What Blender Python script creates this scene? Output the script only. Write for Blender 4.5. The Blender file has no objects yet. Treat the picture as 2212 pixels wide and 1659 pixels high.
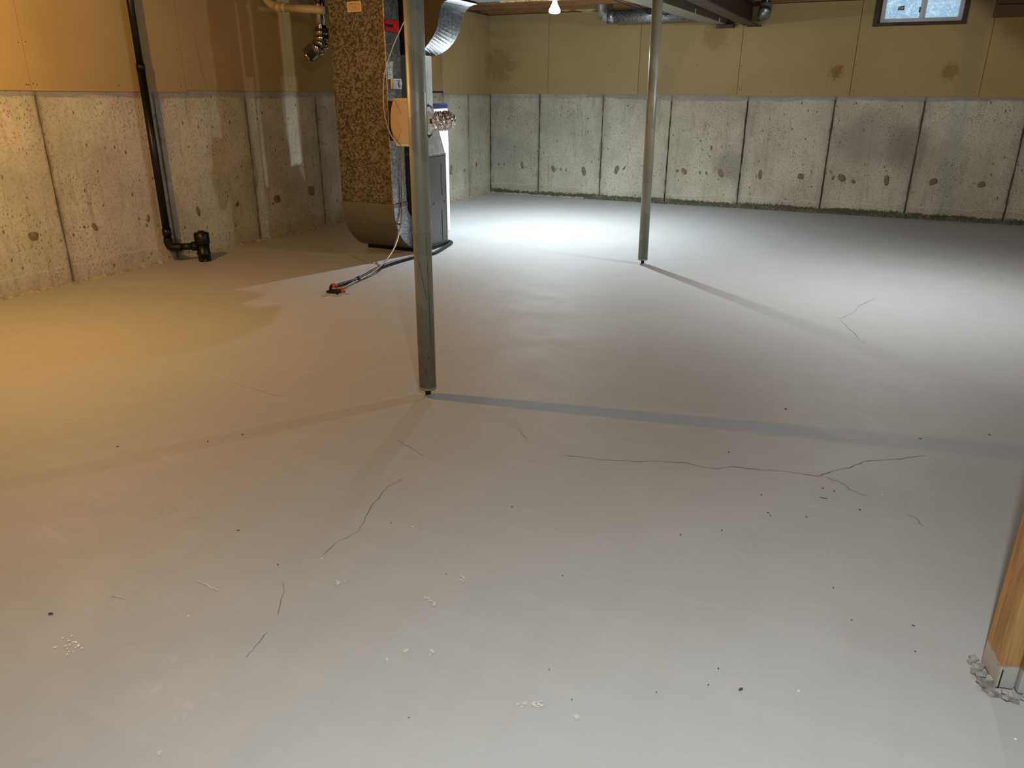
import bpy, bmesh, math, random
from mathutils import Vector, Matrix, Euler
R = random.Random(7)
C = bpy.context.scene.collection
SC = bpy.context.scene

# ------------------------------------------------------------------ camera
IW, IH, F = 2212.0, 1659.0, 1619.803
PITCH, ROLL, YAW, CH = 0.3660679, 0.00507867, 0.42902285, 1.267
fw = Vector((-math.sin(YAW)*math.cos(PITCH), math.cos(YAW)*math.cos(PITCH), -math.sin(PITCH)))
rt = Vector((math.cos(YAW), math.sin(YAW), 0)); up0 = rt.cross(fw)
cr = rt*math.cos(ROLL) + up0*math.sin(ROLL); cu = -rt*math.sin(ROLL) + up0*math.cos(ROLL)
cam = bpy.data.objects.new('camera', bpy.data.cameras.new('camera')); C.objects.link(cam)
m = Matrix.Identity(4)
for i in range(3):
    m[i][0], m[i][1], m[i][2] = cr[i], cu[i], -fw[i]
m[0][3], m[1][3], m[2][3] = 0, 0, CH
cam.matrix_world = m
cam.data.sensor_width = 36; cam.data.lens = F/IW*36; cam.data.clip_start = 0.05
SC.camera = cam
def ray(px, py): return fw + cr*((px-IW/2)/F) + cu*((IH/2-py)/F)
CP = Vector((0, 0, CH))
def onz(px, py, z=0.0): d = ray(px, py); return CP + d*((z-CH)/d.z)      # point of the photo on a level plane
def onx(px, py, x): d = ray(px, py); return CP + d*(x/d.x)               # ... on a plane along the left wall
def ony(px, py, y): d = ray(px, py); return CP + d*(y/d.y)               # ... on a plane along the back wall

# ------------------------------------------------------------------ world, view
w = bpy.data.worlds.new('world'); SC.world = w; w.use_nodes = True
w.node_tree.nodes['Background'].inputs[0].default_value = (0.72, 0.88, 1.0, 1)
w.node_tree.nodes['Background'].inputs[1].default_value = 1.5
vs = SC.view_settings
vs.view_transform = 'Standard'; vs.look = 'None'; vs.gamma = 1; vs.use_curve_mapping = False
vs.exposure = 0.0

# ceiling lamps: (x, y, spot power, spill power, colour, cone degrees)
COOL = (0.93, 1.0, 0.97); WARM = (1.0, 0.60, 0.22)
LAMPS = {
    'A': (-2.86, 7.155, 420, 40, (0.88, 0.99, 1.03), 150),
    'C': (0.26, 5.61, 118, 74, (0.96, 1.0, 1.0), 118),
    'D': (0.10, 0.25, 142, 88, (0.93, 1.0, 0.98), 130),
    'B': (-3.87, 2.28, 1, 134, (1.0, 0.54, 0.13), 120),
}
LZ = 1.985

# ------------------------------------------------------------------ node helpers
def mat(name):
    mt = bpy.data.materials.new(name); mt.use_nodes = True
    nt = mt.node_tree; b = nt.nodes['Principled BSDF']
    return mt, nt, b
def N(nt, t, **kw):
    n = nt.nodes.new(t)
    for k, v in kw.items(): setattr(n, k, v)
    return n
def setin(nt, n, name, v):
    s = n.inputs[name] if not isinstance(name, int) else n.inputs[name]
    if isinstance(v, bpy.types.NodeSocket): nt.links.new(v, s)
    elif isinstance(v, (tuple, list)) and len(v) == 3 and s.type == 'RGBA': s.default_value = (*v, 1)
    else: s.default_value = v
def coords(nt, scale=(1, 1, 1), src='Object'):
    tc = N(nt, 'ShaderNodeTexCoord'); mp = N(nt, 'ShaderNodeMapping')
    nt.links.new(tc.outputs[src], mp.inputs[0]); mp.inputs['Scale'].default_value = scale
    return mp.outputs[0]
def noise(nt, vec, scale, detail=4, rough=0.55, dist=0.0):
    n = N(nt, 'ShaderNodeTexNoise'); nt.links.new(vec, n.inputs['Vector'])
    n.inputs['Scale'].default_value = scale; n.inputs['Detail'].default_value = detail
    n.inputs['Roughness'].default_value = rough; n.inputs['Distortion'].default_value = dist
    return n.outputs['Fac']
def voro(nt, vec, scale, out='Distance', feature='F1'):
    n = N(nt, 'ShaderNodeTexVoronoi', feature=feature); nt.links.new(vec, n.inputs['Vector'])
    n.inputs['Scale'].default_value = scale
    return n.outputs[out]
def rng(nt, v, a, b, c=0.0, d=1.0, smooth=True):
    n = N(nt, 'ShaderNodeMapRange'); n.interpolation_type = 'SMOOTHSTEP' if smooth else 'LINEAR'
    nt.links.new(v, n.inputs[0])
    for i, x in enumerate((a, b, c, d)): n.inputs[1+i].default_value = x
    return n.outputs[0]
def mth(nt, op, a, b=0.0):
    n = N(nt, 'ShaderNodeMath', operation=op)
    setin(nt, n, 0, a); setin(nt, n, 1, b)
    return n.outputs[0]
def mix(nt, f, a, b, bt='MIX'):
    n = N(nt, 'ShaderNodeMix', data_type='RGBA', blend_type=bt)
    setin(nt, n, 0, f)
    for i, v in ((6, a), (7, b)):
        if isinstance(v, bpy.types.NodeSocket): nt.links.new(v, n.inputs[i])
        else: n.inputs[i].default_value = (*v, 1)
    return n.outputs[2]
def bump(nt, b, h, strength=0.3, dist=0.005):
    n = N(nt, 'ShaderNodeBump'); nt.links.new(h, n.inputs['Height'])
    n.inputs['Strength'].default_value = strength; n.inputs['Distance'].default_value = dist
    nt.links.new(n.outputs[0], b.inputs['Normal'])
def plain(name, col, rough=0.6, metal=0.0, var=0.12, scale=25, spec=0.5):
    mt, nt, b = mat(name)
    v = noise(nt, coords(nt), scale)
    c = mix(nt, rng(nt, v, 0.3, 0.7), tuple(x*(1-var) for x in col), tuple(min(1, x*(1+var)) for x in col))
    nt.links.new(c, b.inputs['Base Color'])
    b.inputs['Roughness'].default_value = rough; b.inputs['Metallic'].default_value = metal
    b.inputs['Specular IOR Level'].default_value = spec
    return mt

# ------------------------------------------------------------------ materials
def m_floor():
    mt, nt, b = mat('painted_floor')
    v = coords(nt)
    big = noise(nt, v, 0.9, 3, 0.5, 0.4); mid = noise(nt, v, 3.2, 5, 0.6, 1.2)
    st = noise(nt, coords(nt, (1.2, 9, 1)), 1.6, 4, 0.6, 0.3)
    st2 = noise(nt, coords(nt, (7, 1.0, 1)), 1.3, 3, 0.6, 0.3)
    fine = noise(nt, v, 160, 3, 0.6)
    base = mix(nt, rng(nt, big, 0.3, 0.7), (0.366, 0.370, 0.376), (0.394, 0.398, 0.402))
    base = mix(nt, rng(nt, mid, 0.35, 0.68), base, (0.374, 0.375, 0.380))
    base = mix(nt, mth(nt, 'MULTIPLY', rng(nt, st, 0.5, 0.62), 0.22), base, (0.425, 0.422, 0.425))
    base = mix(nt, mth(nt, 'MULTIPLY', rng(nt, st2, 0.52, 0.6), 0.18), base, (0.35, 0.346, 0.342))
    # worn, scuffed spots
    wear = mth(nt, 'MULTIPLY', rng(nt, noise(nt, v, 1.15, 2, 0.5), 0.6, 0.72), rng(nt, noise(nt, coords(nt, (30, 60, 1)), 1.0, 4, 0.7), 0.5, 0.66))
    base = mix(nt, mth(nt, 'MULTIPLY', wear, 0.28), base, (0.24, 0.235, 0.225))
    pale = mth(nt, 'MULTIPLY', rng(nt, noise(nt, v, 1.9, 2, 0.5), 0.62, 0.7), rng(nt, noise(nt, v, 14, 4, 0.7), 0.55, 0.64))
    base = mix(nt, mth(nt, 'MULTIPLY', pale, 0.35), base, (0.50, 0.49, 0.47))
    base = mix(nt, mth(nt, 'MULTIPLY', rng(nt, fine, 0.35, 0.65), 0.10), base, (0.3, 0.3, 0.3))
    nt.links.new(base, b.inputs['Base Color'])
    nt.links.new(rng(nt, mid, 0.3, 0.7, 0.56, 0.62), b.inputs['Roughness'])
    b.inputs['Specular IOR Level'].default_value = 0.35
    h = mth(nt, 'ADD', mth(nt, 'MULTIPLY', mid, 0.7), mth(nt, 'MULTIPLY', noise(nt, v, 45, 4, 0.6), 0.3))
    bump(nt, b, h, 0.35, 0.004)
    return mt
def m_concrete(name, streakax, stain=None, moldy=False, edges=True):
    mt, nt, b = mat(name)
    v = coords(nt)
    tall = (7, 7, 0.9)
    col = mix(nt, rng(nt, noise(nt, v, 1.6, 4, 0.6), 0.32, 0.68), (0.41, 0.385, 0.315), (0.57, 0.54, 0.455))
    col = mix(nt, mth(nt, 'MULTIPLY', rng(nt, noise(nt, coords(nt, tall), 2.2, 5, 0.65, 0.4), 0.52, 0.68), 0.4), col, (0.26, 0.235, 0.19))
    col = mix(nt, mth(nt, 'MULTIPLY', rng(nt, noise(nt, v, 52, 4, 0.75), 0.46, 0.64), 0.5), col, (0.26, 0.235, 0.185))
    col = mix(nt, mth(nt, 'MULTIPLY', rng(nt, noise(nt, v, 2.4, 3), 0.55, 0.72), 0.18), col, (0.38, 0.42, 0.36))
    # blow holes
    wob = noise(nt, v, 9, 3)
    pit = voro(nt, coords(nt, (1, 1, 0.62)), 17)
    pmask = mth(nt, 'MULTIPLY', rng(nt, pit, 0.09, 0.19, 1, 0), rng(nt, wob, 0.46, 0.54))
    pit2 = voro(nt, coords(nt, (1, 1, 0.7)), 48)
    pmask2 = mth(nt, 'MULTIPLY', rng(nt, pit2, 0.13, 0.27, 1, 0), rng(nt, noise(nt, v, 3.1, 3), 0.42, 0.58))
    pm = mth(nt, 'MAXIMUM', pmask, mth(nt, 'MULTIPLY', pmask2, 0.8))
    col = mix(nt, mth(nt, 'MULTIPLY', pm, 0.8), col, (0.12, 0.095, 0.06))
    # damp rings and drips at the foot, dusty edge at the top
    sep = N(nt, 'ShaderNodeSeparateXYZ'); nt.links.new(v, sep.inputs[0])
    z = sep.outputs[2]
    zn = mth(nt, 'ADD', z, mth(nt, 'MULTIPLY', noise(nt, v, 2.6, 3), -0.16))
    foot = rng(nt, zn, -0.03, 0.10, 1, 0)
    col = mix(nt, mth(nt, 'MULTIPLY', foot, 0.25), col, (0.30, 0.25, 0.17))
    ring = rng(nt, mth(nt, 'ABSOLUTE', mth(nt, 'ADD', zn, -0.055)), 0.0, 0.009, 1, 0)
    col = mix(nt, mth(nt, 'MULTIPLY', ring, 0.5), col, (0.62, 0.58, 0.50))
    tz = mth(nt, 'ADD', z, mth(nt, 'MULTIPLY', noise(nt, v, 1.7, 3), -0.09))
    col = mix(nt, mth(nt, 'MULTIPLY', rng(nt, tz, 1.195, 1.205), 0.4), col, (0.27, 0.245, 0.21))
    if moldy:
        mz = mth(nt, 'ADD', z, mth(nt, 'MULTIPLY', noise(nt, v, 26, 5, 0.75), -0.10))
        mz = mth(nt, 'ADD', mz, mth(nt, 'MULTIPLY', noise(nt, v, 1.1, 2), -0.075))
        col = mix(nt, mth(nt, 'MULTIPLY', rng(nt, mz, -0.034, -0.012, 1, 0), 0.9), col, (0.055, 0.05, 0.03))
    if stain:
        for (c0, r0, cc, k) in stain:
            d = N(nt, 'ShaderNodeVectorMath', operation='DISTANCE'); nt.links.new(v, d.inputs[0]); d.inputs[1].default_value = c0
            dd = mth(nt, 'ADD', d.outputs['Value'], mth(nt, 'MULTIPLY', noise(nt, v, 5, 4), -r0*0.9))
            col = mix(nt, mth(nt, 'MULTIPLY', rng(nt, dd, -0.1*r0, r0*0.7, 1, 0), k), col, cc)
    if edges:
        uv = N(nt, 'ShaderNodeTexCoord'); su = N(nt, 'ShaderNodeSeparateXYZ'); nt.links.new(uv.outputs['UV'], su.inputs[0])
        u = su.outputs[0]   # metres from the nearer vertical joint
        un = mth(nt, 'ADD', u, mth(nt, 'MULTIPLY', noise(nt, v, 7, 4, 0.65), -0.075))
        col = mix(nt, mth(nt, 'MULTIPLY', rng(nt, un, -0.038, -0.012, 1, 0), 0.75), col, (0.14, 0.12, 0.08))
        un2 = mth(nt, 'ADD', u, mth(nt, 'MULTIPLY', noise(nt, v, 2.0, 3), -0.22))
        col = mix(nt, mth(nt, 'MULTIPLY', rng(nt, un2, -0.11, 0.0, 1, 0), 0.35), col, (0.25, 0.23, 0.19))
    nt.links.new(col, b.inputs['Base Color'])
    b.inputs['Roughness'].default_value = 0.88; b.inputs['Specular IOR Level'].default_value = 0.2
    h = mth(nt, 'SUBTRACT', noise(nt, v, 38, 5, 0.6), mth(nt, 'MULTIPLY', pm, 1.2))
    bump(nt, b, h, 0.55, 0.006)
    return mt
def m_drywall(stains=()):
    mt, nt, b = mat('drywall_paper')
    v = coords(nt)
    col = mix(nt, rng(nt, noise(nt, v, 1.3, 3), 0.3, 0.7), (0.352, 0.256, 0.122), (0.394, 0.290, 0.140))
    col = mix(nt, mth(nt, 'MULTIPLY', rng(nt, noise(nt, v, 90, 3, 0.7), 0.4, 0.7), 0.12), col, (0.22, 0.16, 0.08))
    for (c0, r0, cc, k) in stains:
        d = N(nt, 'ShaderNodeVectorMath', operation='DISTANCE'); nt.links.new(v, d.inputs[0]); d.inputs[1].default_value = c0
        dd = mth(nt, 'ADD', d.outputs['Value'], mth(nt, 'MULTIPLY', noise(nt, v, 2.6/r0, 6, 0.8, 0.6), -r0*2.6))
        col = mix(nt, mth(nt, 'MULTIPLY', rng(nt, dd, -0.9*r0, -0.35*r0, 1, 0), k), col, cc)
    nt.links.new(col, b.inputs['Base Color'])
    b.inputs['Roughness'].default_value = 0.85; b.inputs['Specular IOR Level'].default_value = 0.2
    bump(nt, b, noise(nt, v, 200, 2), 0.12, 0.001)
    return mt
def m_galv(name, dark, light, scale=38, metal=0.75, rough=(0.32, 0.55), spangle=1.0):
    mt, nt, b = mat(name)
    v = coords(nt)
    jit = N(nt, 'ShaderNodeVectorMath', operation='ADD')
    nz = N(nt, 'ShaderNodeTexNoise'); nz.inputs['Scale'].default_value = scale*1.2; nt.links.new(v, nz.inputs['Vector'])
    sc = N(nt, 'ShaderNodeVectorMath', operation='SCALE'); nt.links.new(nz.outputs['Color'], sc.inputs[0]); sc.inputs['Scale'].default_value = 0.03
    nt.links.new(v, jit.inputs[0]); nt.links.new(sc.outputs[0], jit.inputs[1])
    vr = N(nt, 'ShaderNodeTexVoronoi'); nt.links.new(jit.outputs[0], vr.inputs['Vector']); vr.inputs['Scale'].default_value = scale
    sp = N(nt, 'ShaderNodeSeparateColor'); nt.links.new(vr.outputs['Color'], sp.inputs[0])
    r = sp.outputs[0]
    k = mth(nt, 'MULTIPLY', rng(nt, r, 0.3, 0.72), spangle)
    k = mth(nt, 'ADD', mth(nt, 'MULTIPLY', k, 0.8), mth(nt, 'MULTIPLY', noise(nt, v, 3, 3), 0.3))
    col = mix(nt, k, dark, light)
    nt.links.new(col, b.inputs['Base Color'])
    b.inputs['Metallic'].default_value = metal
    nt.links.new(rng(nt, sp.outputs[1], 0, 1, *rough), b.inputs['Roughness'])
    bump(nt, b, mth(nt, 'ADD', noise(nt, v, 2.2, 2), mth(nt, 'MULTIPLY', r, 0.04)), 0.25, 0.01)
    return mt
def m_wood(name, a, bcol, ax=(1, 12, 12), rough=0.7, paintz=None):
    mt, nt, b = mat(name)
    v = coords(nt, ax)
    n1 = noise(nt, v, 3.0, 5, 0.6, 1.5)
    col = mix(nt, rng(nt, n1, 0.35, 0.68), a, bcol)
    col = mix(nt, mth(nt, 'MULTIPLY', rng(nt, noise(nt, coords(nt), 1.7, 2), 0.45, 0.7), 0.35), col, tuple(x*0.6 for x in a))
    if paintz:
        v0 = coords(nt); sep = N(nt, 'ShaderNodeSeparateXYZ'); nt.links.new(v0, sep.inputs[0])
        z = mth(nt, 'ADD', sep.outputs[2], mth(nt, 'MULTIPLY', noise(nt, v0, 22, 4, 0.6), -0.035))
        col = mix(nt, rng(nt, z, paintz-0.012, paintz, 1, 0), col, (0.36, 0.355, 0.34))
    nt.links.new(col, b.inputs['Base Color'])
    b.inputs['Roughness'].default_value = rough
    bump(nt, b, n1, 0.2, 0.002)
    return mt
def emis(name, col, s):
    mt, nt, b = mat(name)
    b.inputs['Base Color'].default_value = (0.9, 0.9, 0.9, 1)
    b.inputs['Emission Color'].default_value = (*col, 1); b.inputs['Emission Strength'].default_value = s
    return mt
M = {}
M['floor'] = m_floor()
M['conc_left'] = m_concrete('cast_concrete_left', 1, moldy=False)
M['conc_back'] = m_concrete('cast_concrete_back', 0, moldy=True,
    stain=[(tuple(ony(1955, 315, 9.69)), 0.30, (0.19, 0.17, 0.165), 0.6), (tuple(ony(1860, 300, 9.69)), 0.34, (0.27, 0.25, 0.21), 0.5), (tuple(ony(1090, 330, 9.69)), 0.34, (0.24, 0.26, 0.21), 0.4),
           (tuple(ony(1575, 360, 9.69)), 0.25, (0.17, 0.16, 0.12), 0.6), (tuple(ony(1185, 270, 9.69)), 0.2, (0.3, 0.3, 0.24), 0.4)])
M['joint'] = plain('dark_joint_concrete', (0.11, 0.095, 0.065), 0.95)
M['drywall'] = m_drywall([(tuple(ony(1806, 155, 9.68)), 0.10, (0.20, 0.105, 0.035), 0.8), (tuple(ony(2052, 155, 9.68)), 0.11, (0.22, 0.12, 0.045), 0.7),
                          (tuple(ony(1080, 140, 9.68)), 0.28, (0.22, 0.14, 0.04), 0.6), (tuple(ony(1545, 75, 9.68)), 0.20, (0.20, 0.14, 0.06), 0.5)])
M['gypsum'] = plain('gypsum_core', (0.55, 0.5, 0.4), 0.9)
M['patch'] = plain('tie_hole_patch', (0.19, 0.155, 0.095), 0.95, var=0.3, scale=60)
M['galv'] = m_galv('spangled_galvanized', (0.014, 0.012, 0.009), (0.185, 0.165, 0.13), 84, 0.3, (0.45, 0.6))
M['galvbright'] = m_galv('bright_galvanized', (0.16, 0.17, 0.18), (0.46, 0.48, 0.50), 95, 0.85, (0.28, 0.5))
M['galvsmooth'] = m_galv('smooth_galvanized', (0.30, 0.29, 0.27), (0.38, 0.37, 0.34), 20, 0.6, (0.4, 0.5), 0.4)
M['bootmetal'] = m_galv('boot_metal', (0.15, 0.14, 0.12), (0.19, 0.18, 0.155), 20, 0.5, (0.45, 0.55), 0.4)
M['beigeduct'] = m_galv('beige_duct_sheet', (0.27, 0.245, 0.19), (0.34, 0.31, 0.24), 20, 0.15, (0.55, 0.65), 0.4)
M['sheet'] = m_galv('duct_sheet', (0.40, 0.41, 0.40), (0.52, 0.53, 0.51), 30, 0.35, (0.5, 0.6), 0.4)
M['cabinet'] = plain('furnace_enamel', (0.085, 0.083, 0.08), 0.35, 0.2, 0.05, 4)
M['black'] = plain('black_plastic', (0.006, 0.006, 0.006), 0.38, spec=0.3)
M['furnblack'] = plain('dark_metal_shade', (0.02, 0.02, 0.02), 0.6)
M['rubber'] = plain('black_rubber', (0.006, 0.006, 0.006), 0.5, spec=0.3)
M['post'] = m_galv('painted_steel_pole', (0.19, 0.19, 0.152), (0.29, 0.288, 0.235), 7, 0.12, (0.36, 0.5), 0.6)
M['rod'] = plain('dark_steel', (0.03, 0.028, 0.025), 0.5, 0.7)
M['beam'] = plain('brown_steel_paint', (0.062, 0.040, 0.028), 0.6, 0.0, 0.3, 6)
M['joist'] = m_wood('joist_lumber', (0.30, 0.15, 0.055), (0.20, 0.09, 0.03))
M['subfloor'] = m_wood('subfloor_board', (0.14, 0.075, 0.035), (0.09, 0.045, 0.02), (6, 6, 6))
M['stud'] = m_wood('post_lumber', (0.40, 0.23, 0.085), (0.26, 0.135, 0.04), (14, 14, 1.3), 0.6, 0.055)
M['darkwood'] = m_wood('dark_stained_wood', (0.075, 0.035, 0.02), (0.04, 0.018, 0.012))
M['boxwood'] = m_wood('ceiling_box_wood', (0.15, 0.085, 0.045), (0.11, 0.06, 0.03))
M['vinyl'] = plain('white_vinyl', (0.62, 0.62, 0.64), 0.4, 0, 0.03)
M['white'] = plain('white_enamel', (0.8, 0.8, 0.8), 0.35, 0, 0.02)
M['whiteplastic'] = plain('white_plastic', (0.6, 0.59, 0.54), 0.45, 0, 0.03)
M['blue'] = plain('blue_plastic', (0.004, 0.012, 0.06), 0.4)
M['beige'] = plain('beige_humidifier_cover', (0.52, 0.40, 0.28), 0.5, 0, 0.03)
M['pvc'] = plain('beige_pvc', (0.40, 0.33, 0.22), 0.45, 0, 0.06)
M['tube'] = plain('tan_tubing', (0.27, 0.20, 0.12), 0.35, 0, 0.25, 30)
M['wire'] = plain('white_wire', (0.60, 0.55, 0.45), 0.5)
M['red'] = plain('red_clamp', (0.45, 0.03, 0.03), 0.5)
M['chrome'] = plain('polished_duct_metal', (0.45, 0.43, 0.40), 0.14, 1.0, 0.2, 8)
M['foil'] = plain('aluminium_foil', (0.85, 0.85, 0.86), 0.16, 1.0, 0.1, 30)
M['redlabel'] = plain('red_sticker', (0.85, 0.01, 0.008), 0.6, 0, 0.03)
M['ink'] = plain('printed_black', (0.02, 0.015, 0.015), 0.7)
M['paper'] = plain('cream_paper', (0.62, 0.45, 0.26), 0.8, 0, 0.04)
M['brownink'] = plain('brown_ink', (0.25, 0.11, 0.03), 0.8)
M['crack'] = plain('crack_shadow', (0.085, 0.08, 0.075), 0.95)
M['pale'] = plain('pale_bare_patch', (0.49, 0.485, 0.46), 0.7, 0, 0.1, 60)
M['dust'] = plain('white_crumb', (0.82, 0.82, 0.8), 0.5)
M['debris'] = plain('dark_crumb', (0.06, 0.05, 0.035), 0.9, 0, 0.4, 300)
M['chip'] = plain('grey_paint_chip', (0.25, 0.245, 0.235), 0.7, 0, 0.4, 40)
M['porcelain'] = plain('porcelain', (0.7, 0.69, 0.65), 0.3)
M['insul'] = plain('yellow_insulation', (0.42, 0.33, 0.14), 0.95, 0, 0.3, 30)

def m_film():
    mt, nt, b = mat('clear_poly_film')
    out = nt.nodes['Material Output']
    v = coords(nt); tr = N(nt, 'ShaderNodeBsdfTransparent'); gl = N(nt, 'ShaderNodeBsdfGlossy'); df = N(nt, 'ShaderNodeBsdfDiffuse')
    gl.inputs['Roughness'].default_value = 0.12; df.inputs['Color'].default_value = (0.4, 0.38, 0.34, 1)
    bp = N(nt, 'ShaderNodeBump'); nt.links.new(noise(nt, v, 40, 4, 0.7, 1), bp.inputs['Height']); bp.inputs['Strength'].default_value = 1; bp.inputs['Distance'].default_value = 0.02
    nt.links.new(bp.outputs[0], gl.inputs['Normal'])
    a = N(nt, 'ShaderNodeMixShader'); a.inputs[0].default_value = 0.25; nt.links.new(tr.outputs[0], a.inputs[1]); nt.links.new(df.outputs[0], a.inputs[2])
    c = N(nt, 'ShaderNodeMixShader'); c.inputs[0].default_value = 0.22; nt.links.new(a.outputs[0], c.inputs[1]); nt.links.new(gl.outputs[0], c.inputs[2])
    nt.links.new(c.outputs[0], out.inputs[0])
    return mt
M['film'] = m_film()
def m_winfilm():
    mt, nt, b = mat('wrinkled_window_film')
    out = nt.nodes['Material Output']; v = coords(nt)
    wr = mth(nt, 'ADD', mth(nt, 'MULTIPLY', noise(nt, v, 9, 5, 0.6, 2.5), 0.8), mth(nt, 'MULTIPLY', rng(nt, noise(nt, coords(nt, (1, 1, 2.3)), 13, 3, 0.5, 3.5), 0.52, 0.6), 0.2))
    col = mix(nt, rng(nt, wr, 0.3, 0.85), (0.34, 0.46, 0.54), (0.80, 0.88, 0.90))
    t = N(nt, 'ShaderNodeBsdfTranslucent'); nt.links.new(col, t.inputs[0])
    tr = N(nt, 'ShaderNodeBsdfTransparent'); nt.links.new(col, tr.inputs[0])
    a = N(nt, 'ShaderNodeMixShader'); a.inputs[0].default_value = 0.5
    nt.links.new(t.outputs[0], a.inputs[1]); nt.links.new(tr.outputs[0], a.inputs[2]); nt.links.new(a.outputs[0], out.inputs[0])
    return mt
M['winfilm'] = m_winfilm()
def m_glass():
    mt, nt, b = mat('window_glass'); out = nt.nodes['Material Output']
    tr = N(nt, 'ShaderNodeBsdfTransparent'); gl = N(nt, 'ShaderNodeBsdfGlossy'); gl.inputs['Roughness'].default_value = 0.05
    c = N(nt, 'ShaderNodeMixShader'); c.inputs[0].default_value = 0.05
    nt.links.new(tr.outputs[0], c.inputs[1]); nt.links.new(gl.outputs[0], c.inputs[2]); nt.links.new(c.outputs[0], out.inputs[0])
    return mt
M['glass'] = m_glass()

# ------------------------------------------------------------------ mesh helpers
def link(name, bm, m_, parent=None, smooth=False, loc=None, kind=None, label=None):
    bmesh.ops.recalc_face_normals(bm, faces=bm.faces)
    me = bpy.data.meshes.new(name); bm.to_mesh(me); bm.free()
    me.materials.append(m_)
    if smooth:
        for p in me.polygons: p.use_smooth = True
    o = bpy.data.objects.new(name, me); C.objects.link(o)
    if loc is not None: o.location = loc
    if parent is not None: o.parent = parent
    if kind: o['kind'] = kind
    if label: o['label'] = label
    return o
def empty(name, loc, label, cat, group=None):
    o = bpy.data.objects.new(name, None); C.objects.link(o); o.location = loc; o.empty_display_size = 0.05
    o['label'] = label; o['category'] = cat
    if group: o['group'] = group
    return o
def tag(o, label, cat, group=None):
    o['label'] = label; o['category'] = cat
    if group: o['group'] = group
    return o
def adopt(o, par):
    # world-placed mesh under an Empty at par.location
    o.parent = par; o.location = -Vector(par.location)
    return o
def nest(o, part):
    o.parent = part; o.location = (0, 0, 0); return o
def box(bm, x0, x1, y0, y1, z0, z1, bev=0.0):
    r = bmesh.ops.create_cube(bm, size=1)
    for v in r['verts']:
        v.co = Vector(((x0+x1)/2 + v.co.x*(x1-x0), (y0+y1)/2 + v.co.y*(y1-y0), (z0+z1)/2 + v.co.z*(z1-z0)))
    if bev:
        es = list({e for v in r['verts'] for e in v.link_edges})
        bmesh.ops.bevel(bm, geom=es, offset=bev, segments=2, affect='EDGES', profile=0.6)
    return bm
def B(x0, x1, y0, y1, z0, z1, bev=0.0): return box(bmesh.new(), x0, x1, y0, y1, z0, z1, bev)
def ring(bm, c, t, r, n, ref=None):
    t = t.normalized(); ref = ref or (Vector((0, 0, 1)) if abs(t.z) < 0.9 else Vector((0, 1, 0)))
    a = t.cross(ref).normalized(); b = t.cross(a).normalized()
    return [bm.verts.new(c + (a*math.cos(2*math.pi*i/n) + b*math.sin(2*math.pi*i/n))*r) for i in range(n)]
def tube(bm, pts, r, n=16, caps=True):
    pts = [Vector(p) for p in pts]; rr = r if isinstance(r, (list, tuple)) else [r]*len(pts)
    prev = None; first = None
    ta = (pts[1]-pts[0]).normalized(); ref = Vector((0, 0, 1)) if abs(ta.z) < 0.9 else Vector((0, 1, 0))
    for i, p in enumerate(pts):
        t = (pts[min(i+1, len(pts)-1)] - pts[max(i-1, 0)])
        if t.length < 1e-9: t = ta
        t.normalize()
        a = (ref - t*ref.dot(t)); a = a.normalized() if a.length > 1e-6 else t.orthogonal().normalized(); ref = a
        b = t.cross(a)
        cur = [bm.verts.new(p + (a*math.cos(2*math.pi*k/n) + b*math.sin(2*math.pi*k/n))*rr[i]) for k in range(n)]
        if prev:
            for k in range(n): bm.faces.new((prev[k], prev[(k+1) % n], cur[(k+1) % n], cur[k]))
        else: first = cur
        prev = cur
    if caps: bm.faces.new(first); bm.faces.new(prev)
    return bm
def smoothpts(pts, sub=6):
    pts = [Vector(p) for p in pts]; out = []
    for i in range(len(pts)-1):
        p0 = pts[max(i-1, 0)]; p1 = pts[i]; p2 = pts[i+1]; p3 = pts[min(i+2, len(pts)-1)]
        for k in range(sub):
            t = k/sub
            out.append(0.5*((2*p1) + (p2-p0)*t + (2*p0-5*p1+4*p2-p3)*t*t + (3*p1-p0-3*p2+p3)*t**3))
    out.append(pts[-1]); return out
def lathe(bm, prof, c, n=24, axis=Vector((0, 0, 1))):
    # prof: (radius, height) pairs about axis at c
    axis = axis.normalized(); a = axis.orthogonal().normalized(); b = axis.cross(a)
    prev = None
    for (r, h) in prof:
        cur = [bm.verts.new(Vector(c) + axis*h + (a*math.cos(2*math.pi*k/n) + b*math.sin(2*math.pi*k/n))*max(r, 1e-4)) for k in range(n)]
        if prev:
            for k in range(n): bm.faces.new((prev[k], prev[(k+1) % n], cur[(k+1) % n], cur[k]))
        else: bm.faces.new(cur)
        prev = cur
    bm.faces.new(prev)
    return bm
def prism(bm, poly, axis, a0, a1):
    # poly of 2D points in the plane across axis ('x': (y,z), 'y': (x,z), 'z': (x,y)), extruded a0..a1
    def P(p, a): return {'x': (a, p[0], p[1]), 'y': (p[0], a, p[1]), 'z': (p[0], p[1], a)}[axis]
    lo = [bm.verts.new(P(p, a0)) for p in poly]; hi = [bm.verts.new(P(p, a1)) for p in poly]
    n = len(poly); bm.faces.new(lo); bm.faces.new(list(reversed(hi)))
    for i in range(n): bm.faces.new((lo[i], lo[(i+1) % n], hi[(i+1) % n], hi[i]))
    return bm
def jointuv(o, axis, a, b):
    # u = metres from the nearer vertical joint
    me = o.data; uv = me.uv_layers.new(name='UVMap')
    for l in me.loops:
        co = me.vertices[l.vertex_index].co; s = co[axis]
        uv.data[l.index].uv = (min(abs(s-a), abs(b-s)), co.z)

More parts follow.
